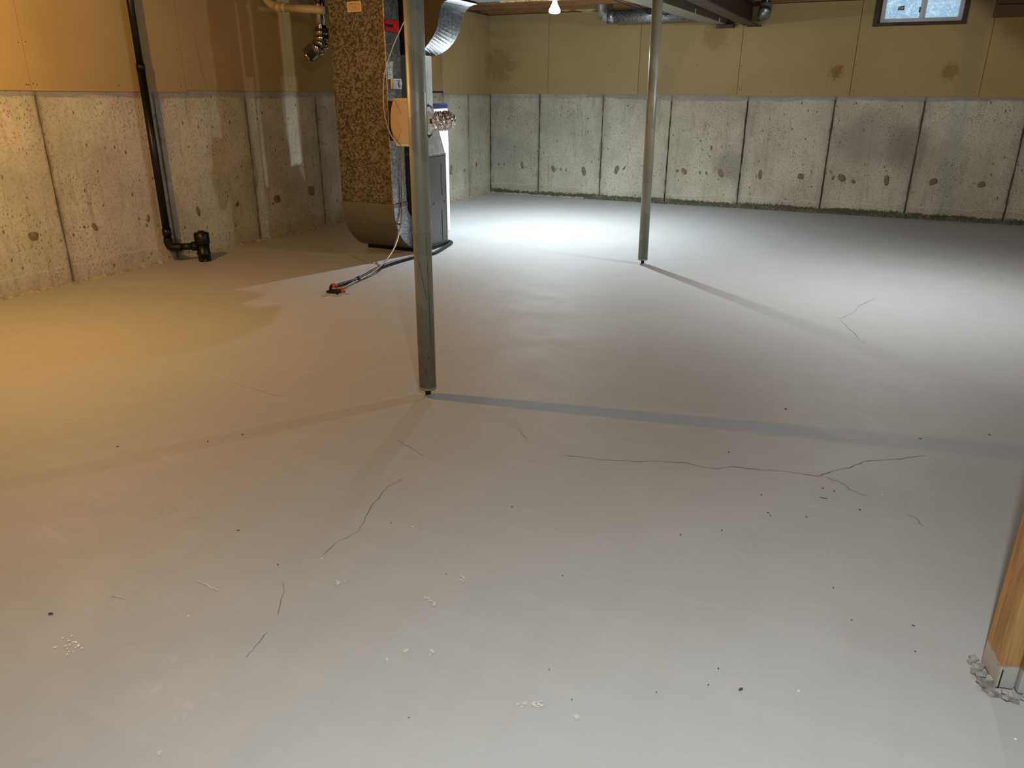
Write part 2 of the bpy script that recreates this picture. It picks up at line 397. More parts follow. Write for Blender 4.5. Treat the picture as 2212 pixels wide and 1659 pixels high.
def panel(name, parent, mt, ax, face, s0, s1, z0, z1, th=0.03, gap=0.004, into=1, joint=False, bev=0.0, cut=None):
    """upright slab whose room-side face lies on plane ax=face; into = direction away from the room"""
    bm = bmesh.new(); s0g, s1g = s0+gap/2, s1-gap/2
    nseg = 8 if joint else 1
    if cut:      # U-shaped sheet round a window: (c0, c1, zc)
        poly = [(s0g, z0), (s1g, z0), (s1g, z1), (cut[1], z1), (cut[1], cut[2]), (cut[0], cut[2]), (cut[0], z1), (s0g, z1)]
        prism(bm, poly, 'y' if ax == 1 else 'x', face, face+into*th)
    else:
        if ax == 0: box(bm, min(face, face+into*th), max(face, face+into*th), s0g, s1g, z0, z1)
        else: box(bm, s0g, s1g, min(face, face+into*th), max(face, face+into*th), z0, z1)
        if joint:   # a few cuts so the joint distance can be stored, edges a little ragged
            k = 1 if ax == 0 else 0
            no = Vector((0, 1, 0)) if ax == 0 else Vector((1, 0, 0))
            for i in range(1, nseg):
                co = Vector((0, 0, 0)); co[k] = s0g + (s1g-s0g)*i/nseg
                bmesh.ops.bisect_plane(bm, geom=bm.verts[:]+bm.edges[:]+bm.faces[:], plane_co=co, plane_no=no)
            for i in range(1, 14):
                bmesh.ops.bisect_plane(bm, geom=bm.verts[:]+bm.edges[:]+bm.faces[:], plane_co=Vector((0, 0, z0+(z1-z0)*i/14)), plane_no=Vector((0, 0, 1)))
            for v in bm.verts:
                if abs(v.co[k]-s0g) < 1e-5: v.co[k] += R.uniform(0, 0.008)
                elif abs(v.co[k]-s1g) < 1e-5: v.co[k] -= R.uniform(0, 0.008)
                elif abs(v.co[ax]-face) < 1e-5: v.co[ax] += into*R.uniform(-0.0015, 0.002)
    o = link(name, bm, mt, parent)
    if joint: jointuv(o, 1 if ax == 0 else 0, s0, s1)
    return o

# ------------------------------------------------------------------ setting: floor
XL, YB, XJ, YJ = -5.063, 9.695, -4.78, 8.42
XR, YF = 3.4, -2.6
ZT = 2.25
bm = B(XL-0.3, XR+0.3, YF-0.3, YB+0.3, -0.12, 0.0)
floor = link('floor', bm, M['floor']); floor['kind'] = 'structure'

def ribbon(bm, pts, w0, z=0.0012):
    pts = [Vector((p[0], p[1], 0)) for p in pts]; L = []
    for i, p in enumerate(pts):
        t = (pts[min(i+1, len(pts)-1)]-pts[max(i-1, 0)]).normalized(); n = Vector((-t.y, t.x, 0))
        wd = w0*R.uniform(0.35, 1.2)*(0.4 if i in (0, len(pts)-1) else 1)
        L.append((p+n*wd/2, p-n*wd/2))
    vs_ = [(bm.verts.new((a.x, a.y, z)), bm.verts.new((b.x, b.y, z))) for a, b in L]
    for (a, b), (c, d) in zip(vs_, vs_[1:]): bm.faces.new((a, b, d, c))
def jag(px, amp=2.2, sub=5):
    out = []
    for (a, b), (c, d) in zip(px, px[1:]):
        for k in range(sub):
            t = k/sub; out.append((a+(c-a)*t+R.uniform(-amp, amp), b+(d-b)*t+R.uniform(-amp, amp)*0.7))
    out.append(px[-1]); return [onz(*p) for p in out]
CR = [[(1215, 985), (1250, 987), (1330, 996), (1400, 997), (1480, 1000), (1545, 1014), (1580, 1008), (1640, 1014), (1700, 1019), (1765, 1028), (1800, 1018), (1835, 1010), (1865, 997), (1910, 995), (2000, 985)],
      [(1775, 1028), (1815, 1042), (1850, 1065), (1875, 1073)], [(1888, 645), (1855, 662), (1842, 676), (1812, 688), (1835, 712), (1870, 745)],
      [(870, 1035), (840, 1050), (800, 1095), (775, 1150), (735, 1168), (695, 1200)], [(612, 1260), (612, 1280), (600, 1330)], [(577, 1365), (545, 1405), (530, 1420)],
      [(857, 950), (900, 975), (915, 985)], [(1960, 1112), (1975, 1118), (1995, 1138)], [(1115, 925), (1140, 950)]]
for i, c in enumerate(CR):
    bm = bmesh.new(); ribbon(bm, jag(c), 0.0017 if i else 0.0022)
    link('crack', bm, M['crack'], floor)
def blob(bm, c, rx, ry, rot, z, n=11):
    vs_ = []
    for k in range(n):
        a = 2*math.pi*k/n; r = R.uniform(0.55, 1.1)
        x, y = rx*r*math.cos(a), ry*r*math.sin(a)
        vs_.append(bm.verts.new((c.x+x*math.cos(rot)-y*math.sin(rot), c.y+x*math.sin(rot)+y*math.cos(rot), z)))
    bm.faces.new(vs_)
# bare and pale spots in the paint: (px, py, count, spread px, size m)
for (px, py, cnt, sx, sy, sz, mt) in [(155, 1395, 16, 28, 22, 0.006, 'dust'), (1150, 1522, 12, 40, 7, 0.010, 'pale'), (1243, 1549, 2, 5, 2, 0.011, 'pale'),
        (872, 1405, 4, 9, 6, 0.010, 'pale'), (930, 1412, 6, 7, 11, 0.010, 'pale'), (925, 1300, 6, 14, 16, 0.012, 'pale'),
        (345, 1626, 2, 3, 3, 0.010, 'pale'), (740, 1262, 5, 24, 9, 0.010, 'pale'), (1000, 1250, 4, 10, 14, 0.011, 'pale')]:
    bm = bmesh.new()
    for k in range(cnt):
        q = onz(px+R.gauss(0, 0.5)*sx, py+R.gauss(0, 0.5)*sy); blob(bm, q, sz*R.uniform(0.3, 1.0), sz*R.uniform(0.25, 0.7), R.uniform(0, 3), 0.0011+0.0001*k)
    link('bare_patch', bm, M[mt], floor, kind='stuff' if cnt > 5 else None)
for a, b_ in [((500, 825), (606, 856)), ((425, 1255), (472, 1276)), ((240, 1287), (272, 1294))]:
    bm = bmesh.new(); p, q = onz(*a), onz(*b_)
    ribbon(bm, [p.lerp(q, t/9) + Vector((R.uniform(-1, 1), R.uniform(-1, 1), 0))*0.003 for t in range(10)], 0.006)
    link('scratch', bm, M['pale'], floor)

# ------------------------------------------------------------------ setting: walls
def wall(name, bm, mt='joint'):
    o = link(name, bm, M[mt]); o['kind'] = 'structure'; return o
wl = wall('wall_left', B(XL-0.22, XL-0.02, YF, YB+0.2, 0, 2.62))
bm = bmesh.new()
WX0, WX1, WZ = -0.183, 0.659, 2.004
box(bm, XL-0.2, XR+0.2, YB+0.03, YB+0.23, 0, WZ); box(bm, XL-0.2, WX0-0.02, YB+0.03, YB+0.23, WZ, 2.62)
box(bm, WX1+0.02, XR+0.2, YB+0.03, YB+0.23, WZ, 2.62); box(bm, WX0-0.02, WX1+0.02, YB+0.03, YB+0.23, 2.36, 2.62)
wb = wall('wall_back', bm)
wr = wall('wall_right', B(XR, XR+0.2, YF, YB+0.2, 0, 2.62), 'gypsum')
wf = wall('wall_front', B(XL-0.2, XR+0.2, YF-0.2, YF, 0, 2.62), 'gypsum')
wj = wall('wall_left_return', B(XL-0.02, XJ-0.02, YJ+0.02, YB+0.1, 0, 2.3))
ZC = 1.303
# left wall, cast panels between the form joints
ly = [YF, -1.3, -0.34, 0.62, 1.58, 2.54, 3.497, 4.437, 5.413, 6.374, 7.33, YJ+0.02]
for a, b_ in zip(ly, ly[1:]): panel('concrete_panel', wl, M['conc_left'], 0, XL, a, b_, 0, ZC, 0.05, 0.006, -1, True)
dy = [YF, -1.40, -0.18, 1.03, 2.25, 3.474, 4.760, 5.985, 7.2, YJ+0.02]
for i, (a, b_) in enumerate(zip(dy, dy[1:])):
    zb = {5: 1.288, 6: 1.302, 7: 1.300}.get(i, 1.290)
    panel('drywall_sheet', wl, M['drywall'], 0, XL+0.012, a, b_, zb, ZT, 0.013, 0.003, -1)
# return and the short stretch of left wall beyond it
panel('concrete_panel', wj, M['conc_left'], 1, YJ, XL, XJ, 0, ZC, 0.04, 0.002, 1, True)
yj1 = onx(1012, 250, XJ).y
for a, b_ in ((YJ, yj1), (yj1, YB)): panel('concrete_panel', wj, M['conc_left'], 0, XJ, a, b_, 0, ZC, 0.04, 0.006, -1, True)
panel('drywall_sheet', wj, M['drywall'], 1, YJ-0.012, XL, XJ+0.012, 1.325, ZT, 0.013, 0.003, 1)
panel('drywall_sheet', wj, M['drywall'], 0, XJ+0.012, YJ, YB, 1.295, ZT-0.01, 0.013, 0.003, -1)
# back wall
bx = [XJ, -4.057, -3.184, -2.312, -1.410, -0.460, 0.441, 1.403, 2.36, XR]
for a, b_ in zip(bx, bx[1:]): panel('concrete_panel', wb, M['conc_back'], 1, YB, a, b_, 0, ZC+0.004, 0.05, 0.006, 1, True)
dx = [XJ, -3.940, -2.743, -1.546, -0.324, 0.926, 2.15, XR]
for i, (a, b_) in enumerate(zip(dx, dx[1:])):
    zb = {0: 1.303, 1: 1.298, 2: 1.298, 3: 1.286, 4: 1.286, 5: 1.278}.get(i, 1.28)
    panel('drywall_sheet', wb, M['drywall'], 1, YB-0.012, a, b_, zb, ZT-0.005, 0.013, 0.0045, 1, cut=(WX0, WX1, WZ) if i == 4 else None)
# bits of white tape at the top corner of the first sheet
# screws
def dots(parent, pts, fn, r=0.0042):
    bm = bmesh.new()
    for p in pts:
        c = fn(p); r_ = bmesh.ops.create_icosphere(bm, subdivisions=1, radius=r)
        for v in r_['verts']: v.co = v.co*1.0 + c
    return link('screw', bm, M['debris'], parent, kind='stuff')
dots(wl, [(39, 91), (55, 90), (57, 182), (62, 183), (72, 180), (80, 183), (257, 185), (383, 108), (391, 186), (414, 183), (535, 187), (650, 186), (628, 186), (697, 187)], lambda p: onx(p[0], p[1], XL+0.013))
dots(wj, [(961, 187), (1016, 188), (1048, 190)], lambda p: onx(p[0], p[1], XJ+0.013))
dots(wb, [(1074, 142), (1080, 144), (1126, 147), (1180, 143), (1072, 190), (1116, 191), (1172, 192), (1188, 191), (1270, 193), (1315, 141), (1374, 144), (1384, 143), (1369, 193), (1381, 192),
          (1438, 143), (1482, 195), (1507, 141), (1584, 194), (1597, 192), (1601, 194), (1592, 142), (1602, 142), (1664, 197), (1829, 198), (1842, 198), (1955, 200), (2105, 199), (1848, 141), (1885, 43)], lambda p: ony(p[0], p[1], YB-0.013), 0.005)
# form-tie patches: irregular shallow lumps of mortar
def tie(parent, c, ax, r):
    bm = bmesh.new(); r_ = bmesh.ops.create_uvsphere(bm, u_segments=14, v_segments=7, radius=1)
    ph = R.uniform(0, 6)
    for v in r_['verts']:
        k = 1 + 0.28*math.sin(2*math.atan2(v.co.z, v.co.x)+ph) + R.uniform(-0.1, 0.1)
        s, h, t = v.co.x*r*0.85*k, v.co.z*r*1.15*k, v.co.y*0.005
        v.co = Vector((t, s, h)) + c if ax == 0 else Vector((s, t, h)) + c
    k = 1 if ax == 0 else 0
    best = min((ch for ch in parent.children if ch.name.startswith('concrete_panel')), key=lambda ch: abs(sum(v[k] for v in ch.bound_box)/8-c[k]) + (0 if ch.dimensions[k] > 0.06 else 99))
    link('form_tie_patch', bm, M['patch'], best, smooth=True)
for p, r in [((72, 510), .036), ((205, 490), .024), ((182, 490), .010), ((428, 456), .030), ((512, 441), .024), ((598, 430), .042), ((672, 412), .050), ((300, 472), .010), ((320, 472), .022), ((590, 440), .014)]:
    tie(wl, onx(p[0], p[1], XL), 0, r)
for p, r in [((974, 366), .045), ((1029, 355), .028), ((1003, 368), .02)]: tie(wj, onx(p[0], p[1], XJ), 0, r)
for p, r in [((1128, 357), .032), ((1078, 355), .014), ((1089, 355), .014), ((1195, 365), .036), ((1212, 366), .014), ((1223, 368), .014), ((1261, 370), .042), ((1332, 367), .042), ((1348, 364), .018), ((1463, 369), .020),
             ((1478, 370), .036), ((1512, 373), .018), ((1526, 374), .018), ((1557, 374), .040), ((1537, 320), .020), ((1642, 377), .036), ((1730, 381), .036), ((1800, 384), .018), ((1818, 384), .044), ((1843, 392), .022),
             ((1915, 390), .040), ((2016, 393), .040), ((2120, 399), .036)]:
    tie(wb, ony(p[0], p[1], YB), 1, r)
# rough mortar fillet where walls meet the floor
def fillet(parent, pts, dirn, mt, hgt=0.028, dep=0.03):
    bm = bmesh.new(); prev = None; n = int((Vector(pts[1])-Vector(pts[0])).length/0.03)
    for i in range(n+1):
        p = Vector(pts[0]).lerp(Vector(pts[1]), i/n); h = hgt*(0.35+R.random()*0.9); d = dep*(0.4+R.random()*0.8)
        dv = Vector(dirn)
        cur = [bm.verts.new(p+Vector((0, 0, h))-dv*0.01), bm.verts.new(p+dv*d*0.45+Vector((0, 0, h*0.5))), bm.verts.new(p+dv*d+Vector((0, 0, -0.004)))]
        if prev:
            for k in range(2): bm.faces.new((prev[k], prev[k+1], cur[k+1], cur[k]))
        prev = cur
    link('mortar_fillet', bm, mt, parent)
M['fillet'] = plain('rough_mortar', (0.33, 0.29, 0.21), 0.95, 0, 0.35, 30)
M['mould'] = plain('mouldy_mortar', (0.10, 0.095, 0.06), 0.95, 0, 0.5, 45)
fillet(wl, [(XL, 0, 0), (XL, 7.5, 0)], (1, 0, 0), M['fillet'])
fillet(wj, [(XJ, YJ, 0), (XJ, YB, 0)], (1, 0, 0), M['fillet'])
fillet(wb, [(XJ, YB, 0), (-3.4, YB, 0)], (0, -1, 0), M['fillet'])
fillet(wb, [(-3.4, YB, 0), (2.4, YB, 0)], (0, -1, 0), M['mould'], 0.052, 0.03)
# clear vapour-barrier film hanging below the drywall
def film(parent, ax, face, s0, s1, zt, sgn, hmin=0.03, hmax=0.075):
    bm = bmesh.new(); prev = None; n = int((s1-s0)/0.05)
    h = 0.05
    for i in range(n+1):
        s = s0+(s1-s0)*i/n; h = min(hmax, max(hmin, h+R.uniform(-0.012, 0.012))); col = []
        for k in range(4):
            z = zt+0.02-(h+0.02)*k/3; o = 0.004+0.012*(k/3)*R.random()
            co = [0, 0, z]; co[ax] = face+sgn*o; co[1-ax] = s
            col.append(bm.verts.new(co))
        if prev:
            for k in range(3): bm.faces.new((prev[k], prev[k+1], col[k+1], col[k]))
        prev = col
    link('vapor_barrier', bm, M['film'], parent, smooth=True)
film(wl, 0, XL, 1.5, YJ, 1.30, 1); film(wb, 1, YB, -3.4, 2.0, 1.30, -1); film(wj, 0, XJ, YJ, YB, 1.30, 1, 0.01, 0.03)

# window
win = link('window_1', bmesh.new(), M['vinyl']); win['kind'] = 'structure'
bm = bmesh.new()
fx0, fx1, fz, ft = -0.135, 0.640, 2.028, 2.34
yf0, yf1 = YB+0.085, YB+0.14
box(bm, fx0, fx1, yf0, yf1, fz, fz+0.036); box(bm, fx0, fx0+0.04, yf0, yf1, fz+0.036, ft); box(bm, fx1-0.04, fx1, yf0, yf1, fz+0.036, ft); box(bm, fx0+0.04, fx1-0.04, yf0, yf1, ft-0.03, ft)
link('window_frame', bm, M['vinyl'], win)
link('sash_rail', B(0.235, 0.262, yf0-0.012, yf1-0.01, fz+0.03, ft-0.03), M['vinyl'], win)
link('sash_rail', B(0.262, 0.292, yf0+0.01, yf1+0.01, fz+0.03, ft-0.03), M['vinyl'], win)
link('sash_latch', B(0.223, 0.237, yf0-0.02, yf0-0.005, 2.115, 2.165, 0.004), M['rod'], win)
for a, b_, y in ((fx0+0.038, 0.24, yf0+0.02), (0.285, fx1-0.038, yf0+0.035)):
    link('pane', B(a, b_, y, y+0.004, fz+0.034, ft-0.03), M['glass'], win)
    bm = bmesh.new(); g = 10
    vv = [[bm.verts.new((a+(b_-a)*i/g, y+0.022+R.uniform(-.004, .004), fz+0.034+(ft-0.064-fz)*j/g)) for j in range(g+1)] for i in range(g+1)]
    for i in range(g):
        for j in range(g): bm.faces.new((vv[i][j], vv[i+1][j], vv[i+1][j+1], vv[i][j+1]))
    link('plastic_film', bm, M['winfilm'], win, smooth=True)
p = ony(1940, 18, yf0+0.018); st = link('sticker', B(p.x, p.x+0.062, p.y, p.y+0.001, p.z-0.02, p.z+0.018), plain('frosted_sticker', (0.42, 0.5, 0.55), 0.6), win)
bm = bmesh.new()
for (a, b_, c, d) in [(0.022, 0.062, 0.012, 0.022), (0.0, 0.012, -0.018, 0.0), (0.022, 0.028, -0.016, 0.004), (0.052, 0.058, -0.016, 0.004), (0.028, 0.052, -0.017, -0.011)]:
    box(bm, p.x+a, p.x+b_, p.y-0.002, p.y-0.001, p.z+c, p.z+d)
link('sticker_print', bm, M['ink'], win)
bm = bmesh.new()
box(bm, WX0-0.02, WX0+0.022, YB-0.02, YB+0.24, WZ-0.02, 2.36); box(bm, WX1-0.022, WX1+0.02, YB-0.02, YB+0.24, WZ-0.02, 2.36)
box(bm, WX0+0.022, WX1-0.022, YB-0.018, YB+0.24, WZ-0.02, WZ+0.012); box(bm, WX0, WX1, YB+0.03, YB+0.24, 2.34, 2.36)
box(bm, WX0+0.022, fx0+0.004, YB+0.10, YB+0.235, WZ, 2.34); box(bm, fx1-0.004, WX1-0.022, YB+0.10, YB+0.235, WZ, 2.34); box(bm, fx0+0.004, fx1-0.004, YB+0.10, YB+0.235, WZ+0.012, fz+0.004)
link('window_buck', bm, M['darkwood'], win)

# ------------------------------------------------------------------ ceiling: subfloor and joists, steel beam, poles
ceil = link('ceiling', B(XL-0.2, XR+0.2, YF-0.2, YB+0.2, 2.455, 2.62), M['subfloor']); ceil['kind'] = 'structure'
bm = B(XL+0.0, XR, -0.019, 0.019, ZT+0.004, 2.455); jm = None
y = YF+0.3; k = 0
while y < YB:
    if jm is None:
        o = link('floor_joist', bm, M['joist'], ceil, loc=(0, y, 0)); jm = o.data
    else:
        o = bpy.data.objects.new('floor_joist', jm); C.objects.link(o); o.parent = ceil; o.location = (0, y, 0)
    y += 0.406; k += 1
bm = B(XL, XR, YB-0.03, YB+0.03, ZT+0.002, 2.455); link('rim_joist', bm, M['joist'], ceil)
bm = B(XL, XL+0.035, YF, YB, ZT+0.002, 2.455); link('rim_joist', bm, M['joist'], ceil)
for (px, py, s) in [(1270, 22, 0.09), (1250, 20, 0.05), (1222, 26, 0.05)]:
    q = ony(px, py, YB-0.05); bm = bmesh.new(); r_ = bmesh.ops.create_icosphere(bm, subdivisions=2, radius=1)
    for v in r_['verts']: v.co = Vector((v.co.x*s*1.3, v.co.y*0.02, v.co.z*s*0.35))*R.uniform(0.8, 1.15)
    link('insulation', bm, M['insul'], ceil, loc=(q.x, YB-0.045, ZT+0.02))
# beam axis follows the poles
ba, bb = Vector((-1.745, 0.0, 0)), Vector((-1.465, 9.66, 0))
bang = math.atan2(bb.x-ba.x, bb.y-ba.y); blen = 9.66
def beam_frame(o): o.rotation_euler = (0, 0, -bang); o.location = (ba.x, ba.y, 0)
beam = empty('steel_beam', (ba.x, ba.y, 2.03), 'brown painted steel I-beam resting on the two grey poles', 'beam')
beam.rotation_euler = (0, 0, -bang)
for nm, bx_ in (('bottom_flange', (-0.075, 0.075, -2.5, blen, 0, 0.014)), ('top_flange', (-0.075, 0.075, -2.5, blen, 0.196, 0.21)), ('web', (-0.006, 0.006, -2.5, blen, 0.014, 0.196))):
    link(nm, B(*bx_), M['beam'], beam)
link('bearing_plate', B(-0.03, 0.115, blen-0.06, blen+0.02, -0.012, 0.0), M['rod'], beam)

def pole(x, y, label, lean):
    e = empty('support_pole', (x, y, 0), label, 'pole', 'steel support poles under the beam')
    top = Vector((lean, 0, 2.03))
    z0 = 0.038
    bm = tube(bmesh.new(), [(0, 0, z0), (lean*0.5, 0, 1.0), (lean, 0, 2.018)], 0.0385, 40)
    link('pole_tube', bm, M['post'], e, smooth=False)
    for p_ in e.children[0].data.polygons: p_.use_smooth = len(p_.vertices) == 4
    bm = lathe(bmesh.new(), [(0.0395, 0), (0.0405, 0.003), (0.0405, 0.008), (0.0388, 0.011)], (0, 0, z0-0.002), 40)
    link('end_ring', bm, M['post'], e, smooth=True)
    bm = lathe(bmesh.new(), [(0.013, 0.0), (0.013, z0+0.005)], (0, 0, 0), 16); link('jack_screw', bm, M['rod'], e, smooth=True)
    bm = bmesh.new(); r_ = bmesh.ops.create_icosphere(bm, subdivisions=2, radius=0.024)
    for v in r_['verts']: v.co = Vector((v.co.x*R.uniform(.8, 1.1)+0.006, v.co.y*R.uniform(.8, 1.1)-0.004, max(-0.002, v.co.z*0.35*R.uniform(.7, 1.2))))
    link('mortar_lump', bm, M['chip'], e)
    link('cap_plate', B(lean-0.07, lean+0.07, -0.05, 0.05, 2.016, 2.029), M['rod'], e)
    return e
pn = pole(onz(922, 856).x, onz(922, 856).y+0.012, 'near steel support pole, wide pale grey, in front of the furnace', 0.0)
pf = pole(onz(1387, 571).x, onz(1387, 571).y+0.01, 'far steel support pole standing alone beside the bright pool of light', -0.02)
# scars on the near pole
def scar(e, r, z0, z1, a0, a1, wd):
    bm = bmesh.new(); prev = None
    for i in range(11):
        t = i/10; a = a0+(a1-a0)*t+R.uniform(-0.02, 0.02); z = z0+(z1-z0)*t; wv = wd*R.uniform(0.2, 1)/r
        q = [bm.verts.new(((r+0.0006)*math.cos(a-wv/2), (r+0.0006)*math.sin(a-wv/2), z)), bm.verts.new(((r+0.0006)*math.cos(a+wv/2), (r+0.0006)*math.sin(a+wv/2), z))]
        if prev: bm.faces.new((prev[0], prev[1], q[1], q[0]))
        prev = q
    link('scratch', bm, M['rod'], e)
va = math.atan2(-pn.location.y, -pn.location.x)
scar(pn, 0.0385, 1.87, 1.79, va-0.25, va-0.1, 0.004); scar(pn, 0.0385, 1.79, 1.50, va-0.08, va+0.0, 0.001)
scar(pn, 0.0385, 0.62, 0.46, va-0.5, va+0.25, 0.003); scar(pn, 0.0385, 0.72, 0.25, va+0.42, va+0.55, 0.002); scar(pn, 0.0385, 0.21, 0.185, va+0.15, va+0.3, 0.003)
scar(pn, 0.0385, 0.145, 0.11, va-0.2, va-0.1, 0.003); scar(pn, 0.0385, 0.5, 0.3, va+0.6, va+0.5, 0.0018)

# ------------------------------------------------------------------ lamps
def lamp(key, label):
    x, y, ps, pp, col, cone = LAMPS[key]
    e = empty('ceiling_bulb', (x, y, 0), label, 'lamp')
    z = LZ
    prof = [(0.0, 0.0), (0.030, 0.001), (0.048, 0.006), (0.054, 0.016), (0.052, 0.030), (0.038, 0.055), (0.024, 0.082), (0.019, 0.105)]
    link('bulb', lathe(bmesh.new(), prof, (0, 0, z), 28), emis('bulb_glow_'+key.lower(), col, 14), e, smooth=True)
    link('screw_base', lathe(bmesh.new(), [(0.0135, 0), (0.0135, 0.02), (0.012, 0.024)], (0, 0, z+0.105), 16), M['chrome'], e, smooth=True)
    link('lampholder', lathe(bmesh.new(), [(0.022, 0), (0.030, 0.02), (0.055, 0.05), (0.057, ZT-z-0.120-0.018)], (0, 0, z+0.120), 24), M['porcelain'], e, smooth=True)
    link('junction_box', B(-0.052, 0.052, -0.052, 0.052, ZT-0.018, ZT+0.05, 0.004), M['galvsmooth'], e)
    for nm, kind, P_ in (('spot', 'SPOT', ps), ('spill', 'POINT', pp)):
        L = bpy.data.lights.new('lamp_'+nm, kind); L.energy = P_; L.color = col
        L.shadow_soft_size = 0.022
        if kind == 'SPOT': L.spot_size = math.radians(cone); L.spot_blend = 1.0
        lo = bpy.data.objects.new('lamp_'+nm, L); C.objects.link(lo); lo.parent = e; lo.location = (0, 0, z-0.045)
    return e
lamp('A', 'lit white flood bulb under the joists, nearest the back corner')
lamp('C', 'white flood bulb above the right part of the floor')
lamp('D', 'white flood bulb overhead beside the camera')
lamp('B', 'amber bulb near the left concrete wall')

# ------------------------------------------------------------------ ductwork
# return-air drop
XCk = -3.47; YD0, YD1 = 5.25, 5.447; XDl = -3.975
ZS = 0.418
drop = empty('return_air_drop', (-3.72, 5.35, 0), 'tall spangled galvanized return duct with curved boot in front of furnace', 'duct')
dbody = adopt(link('duct_body', B(XDl, XCk, YD0, YD1, ZS, 2.16), M['galv']), drop)
# boot: heel curves from the drop back into the cabinet
heel = [(YD0-0.004, ZS+0.0)]; rc = 0.39
for i in range(0, 13):
    a = math.pi*0.5*i/12; heel.append((YD0+rc-0.004-rc*math.cos(a), ZS-0.005-rc*math.sin(a)))
heel = [h for h in heel if h[0] < 5.545]; heel.append((5.55, heel[-1][1]-0.003))
throat = [(5.55, 0.31)]
for i in range(0, 6):
    a = math.pi*0.5*i/5; throat.append((YD1+0.10-0.10*math.sin(a), 0.31+0.10*(1-math.cos(a))))
poly = heel + throat + [(YD1+0.002, ZS)]
bm = prism(bmesh.new(), poly, 'x', XDl-0.004, XCk+0.004)
boot = adopt(link('boot', bm, M['bootmetal'], label='smooth curved galvanized boot'), drop)
adopt(link('boot_cheek', prism(bmesh.new(), poly, 'x', XCk+0.0035, XCk+0.006), M['galvbright']), drop).name
nest([o for o in drop.children if o.name.startswith('boot_cheek')][0], boot)
bm = B(XDl-0.008, XCk+0.008, YD0-0.008, YD1+0.006, ZS-0.008, ZS+0.024); adopt(link('seam_band', bm, M['bootmetal']), drop)
adopt(link('corner_bead', B(XCk-0.006, XCk+0.0045, YD0-0.004, YD0+0.004, ZS+0.03, 2.1), M['galvbright']), drop)
nest([o for o in drop.children if o.name.startswith('corner_bead')][0], dbody)
adopt(link('duct_cheek', B(XCk, XCk+0.003, YD0+0.004, YD1, ZS+0.03, 2.1), M['galvbright'], label='bright spangled side of the duct'), drop)
# notices
nt_ = empty('paper_notice', (-3.73, YD0-0.003, 1.9), 'small cream framed notice at the top of the return duct', 'label')
def flat(name, x0, x1, y0, y1, z0, z1, mt, par): return adopt(link(name, B(x0, x1, y0, y1, z0, z1), mt), par)
a = ony(749, 4, YD0-0.003); b_ = ony(781, 25, YD0-0.003)
flat('card', a.x, b_.x, YD0-0.003, YD0-0.001, b_.z, a.z, M['paper'], nt_)
bm = bmesh.new(); x0, x1, z0, z1 = a.x+0.018, b_.x-0.018, b_.z+0.012, a.z-0.012; yy = YD0-0.0036
for q in ((x0, x1, z0, z0+0.004), (x0, x1, z1-0.004, z1), (x0, x0+0.004, z0, z1), (x1-0.004, x1, z0, z1)): box(bm, q[0], q[1], yy, yy+0.0007, q[2], q[3])
for i in range(4): box(bm, x0+0.012, x1-0.012-0.006*(i % 2), yy, yy+0.0007, z1-0.012-i*0.008, z1-0.009-i*0.008)
adopt(link('print', bm, M['brownink']), nt_)
def on_cheek(px, py): return onx(px, py, XCk+0.004)
a = on_cheek(828, 40); b_ = on_cheek(858, 70); q0 = (a.y+0.004, YD1-0.006, b_.z, a.z-0.002)
rs = empty('warning_sticker', (XCk+0.003, q0[0], q0[2]), 'red warning sticker with a black bar on the duct side', 'label')
flat('sticker', XCk+0.003, XCk+0.0045, *q0, M['redlabel'], rs)
bm = bmesh.new(); zm = (q0[2]+q0[3])/2
box(bm, XCk+0.0045, XCk+0.0052, q0[0]+0.008, q0[0]+0.125, zm-0.012, zm+0.011)
for i, (z_, l) in enumerate([(0.040, 0.16), (0.030, 0.10), (0.021, 0.15), (-0.022, 0.15), (-0.032, 0.16), (-0.042, 0.12)]):
    box(bm, XCk+0.0045, XCk+0.005, q0[0]+0.012, q0[0]+0.012+l, zm+z_-0.0012, zm+z_+0.0012)
adopt(link('print', bm, M['ink']), rs)
# white rating label: bars for its lines of print
a = on_cheek(834, 150); b_ = on_cheek(848, 171)
rl = empty('rating_label', (XCk+0.003, a.y, b_.z), 'white rating label with black print on the duct side, below the red sticker', 'label')
flat('sticker', XCk+0.003, XCk+0.0045, a.y, b_.y, b_.z, a.z, M['white'], rl)
bm = bmesh.new(); hh = a.z-b_.z
for (t, l0, l1, th) in [(0.90, .12, .55, .05), (0.90, .7, .9, .05), (0.72, .05, .6, .055), (0.71, .68, .88, .03), (0.56, .05, .9, .03), (0.45, .05, .9, .05), (0.33, .1, .8, .015), (0.24, .1, .7, .015), (0.14, .1, .75, .015)]:
    box(bm, XCk+0.0045, XCk+0.005, a.y+(b_.y-a.y)*l0, a.y+(b_.y-a.y)*l1, b_.z+hh*(t-th/2), b_.z+hh*(t+th/2))
adopt(link('print', bm, M['ink']), rl)
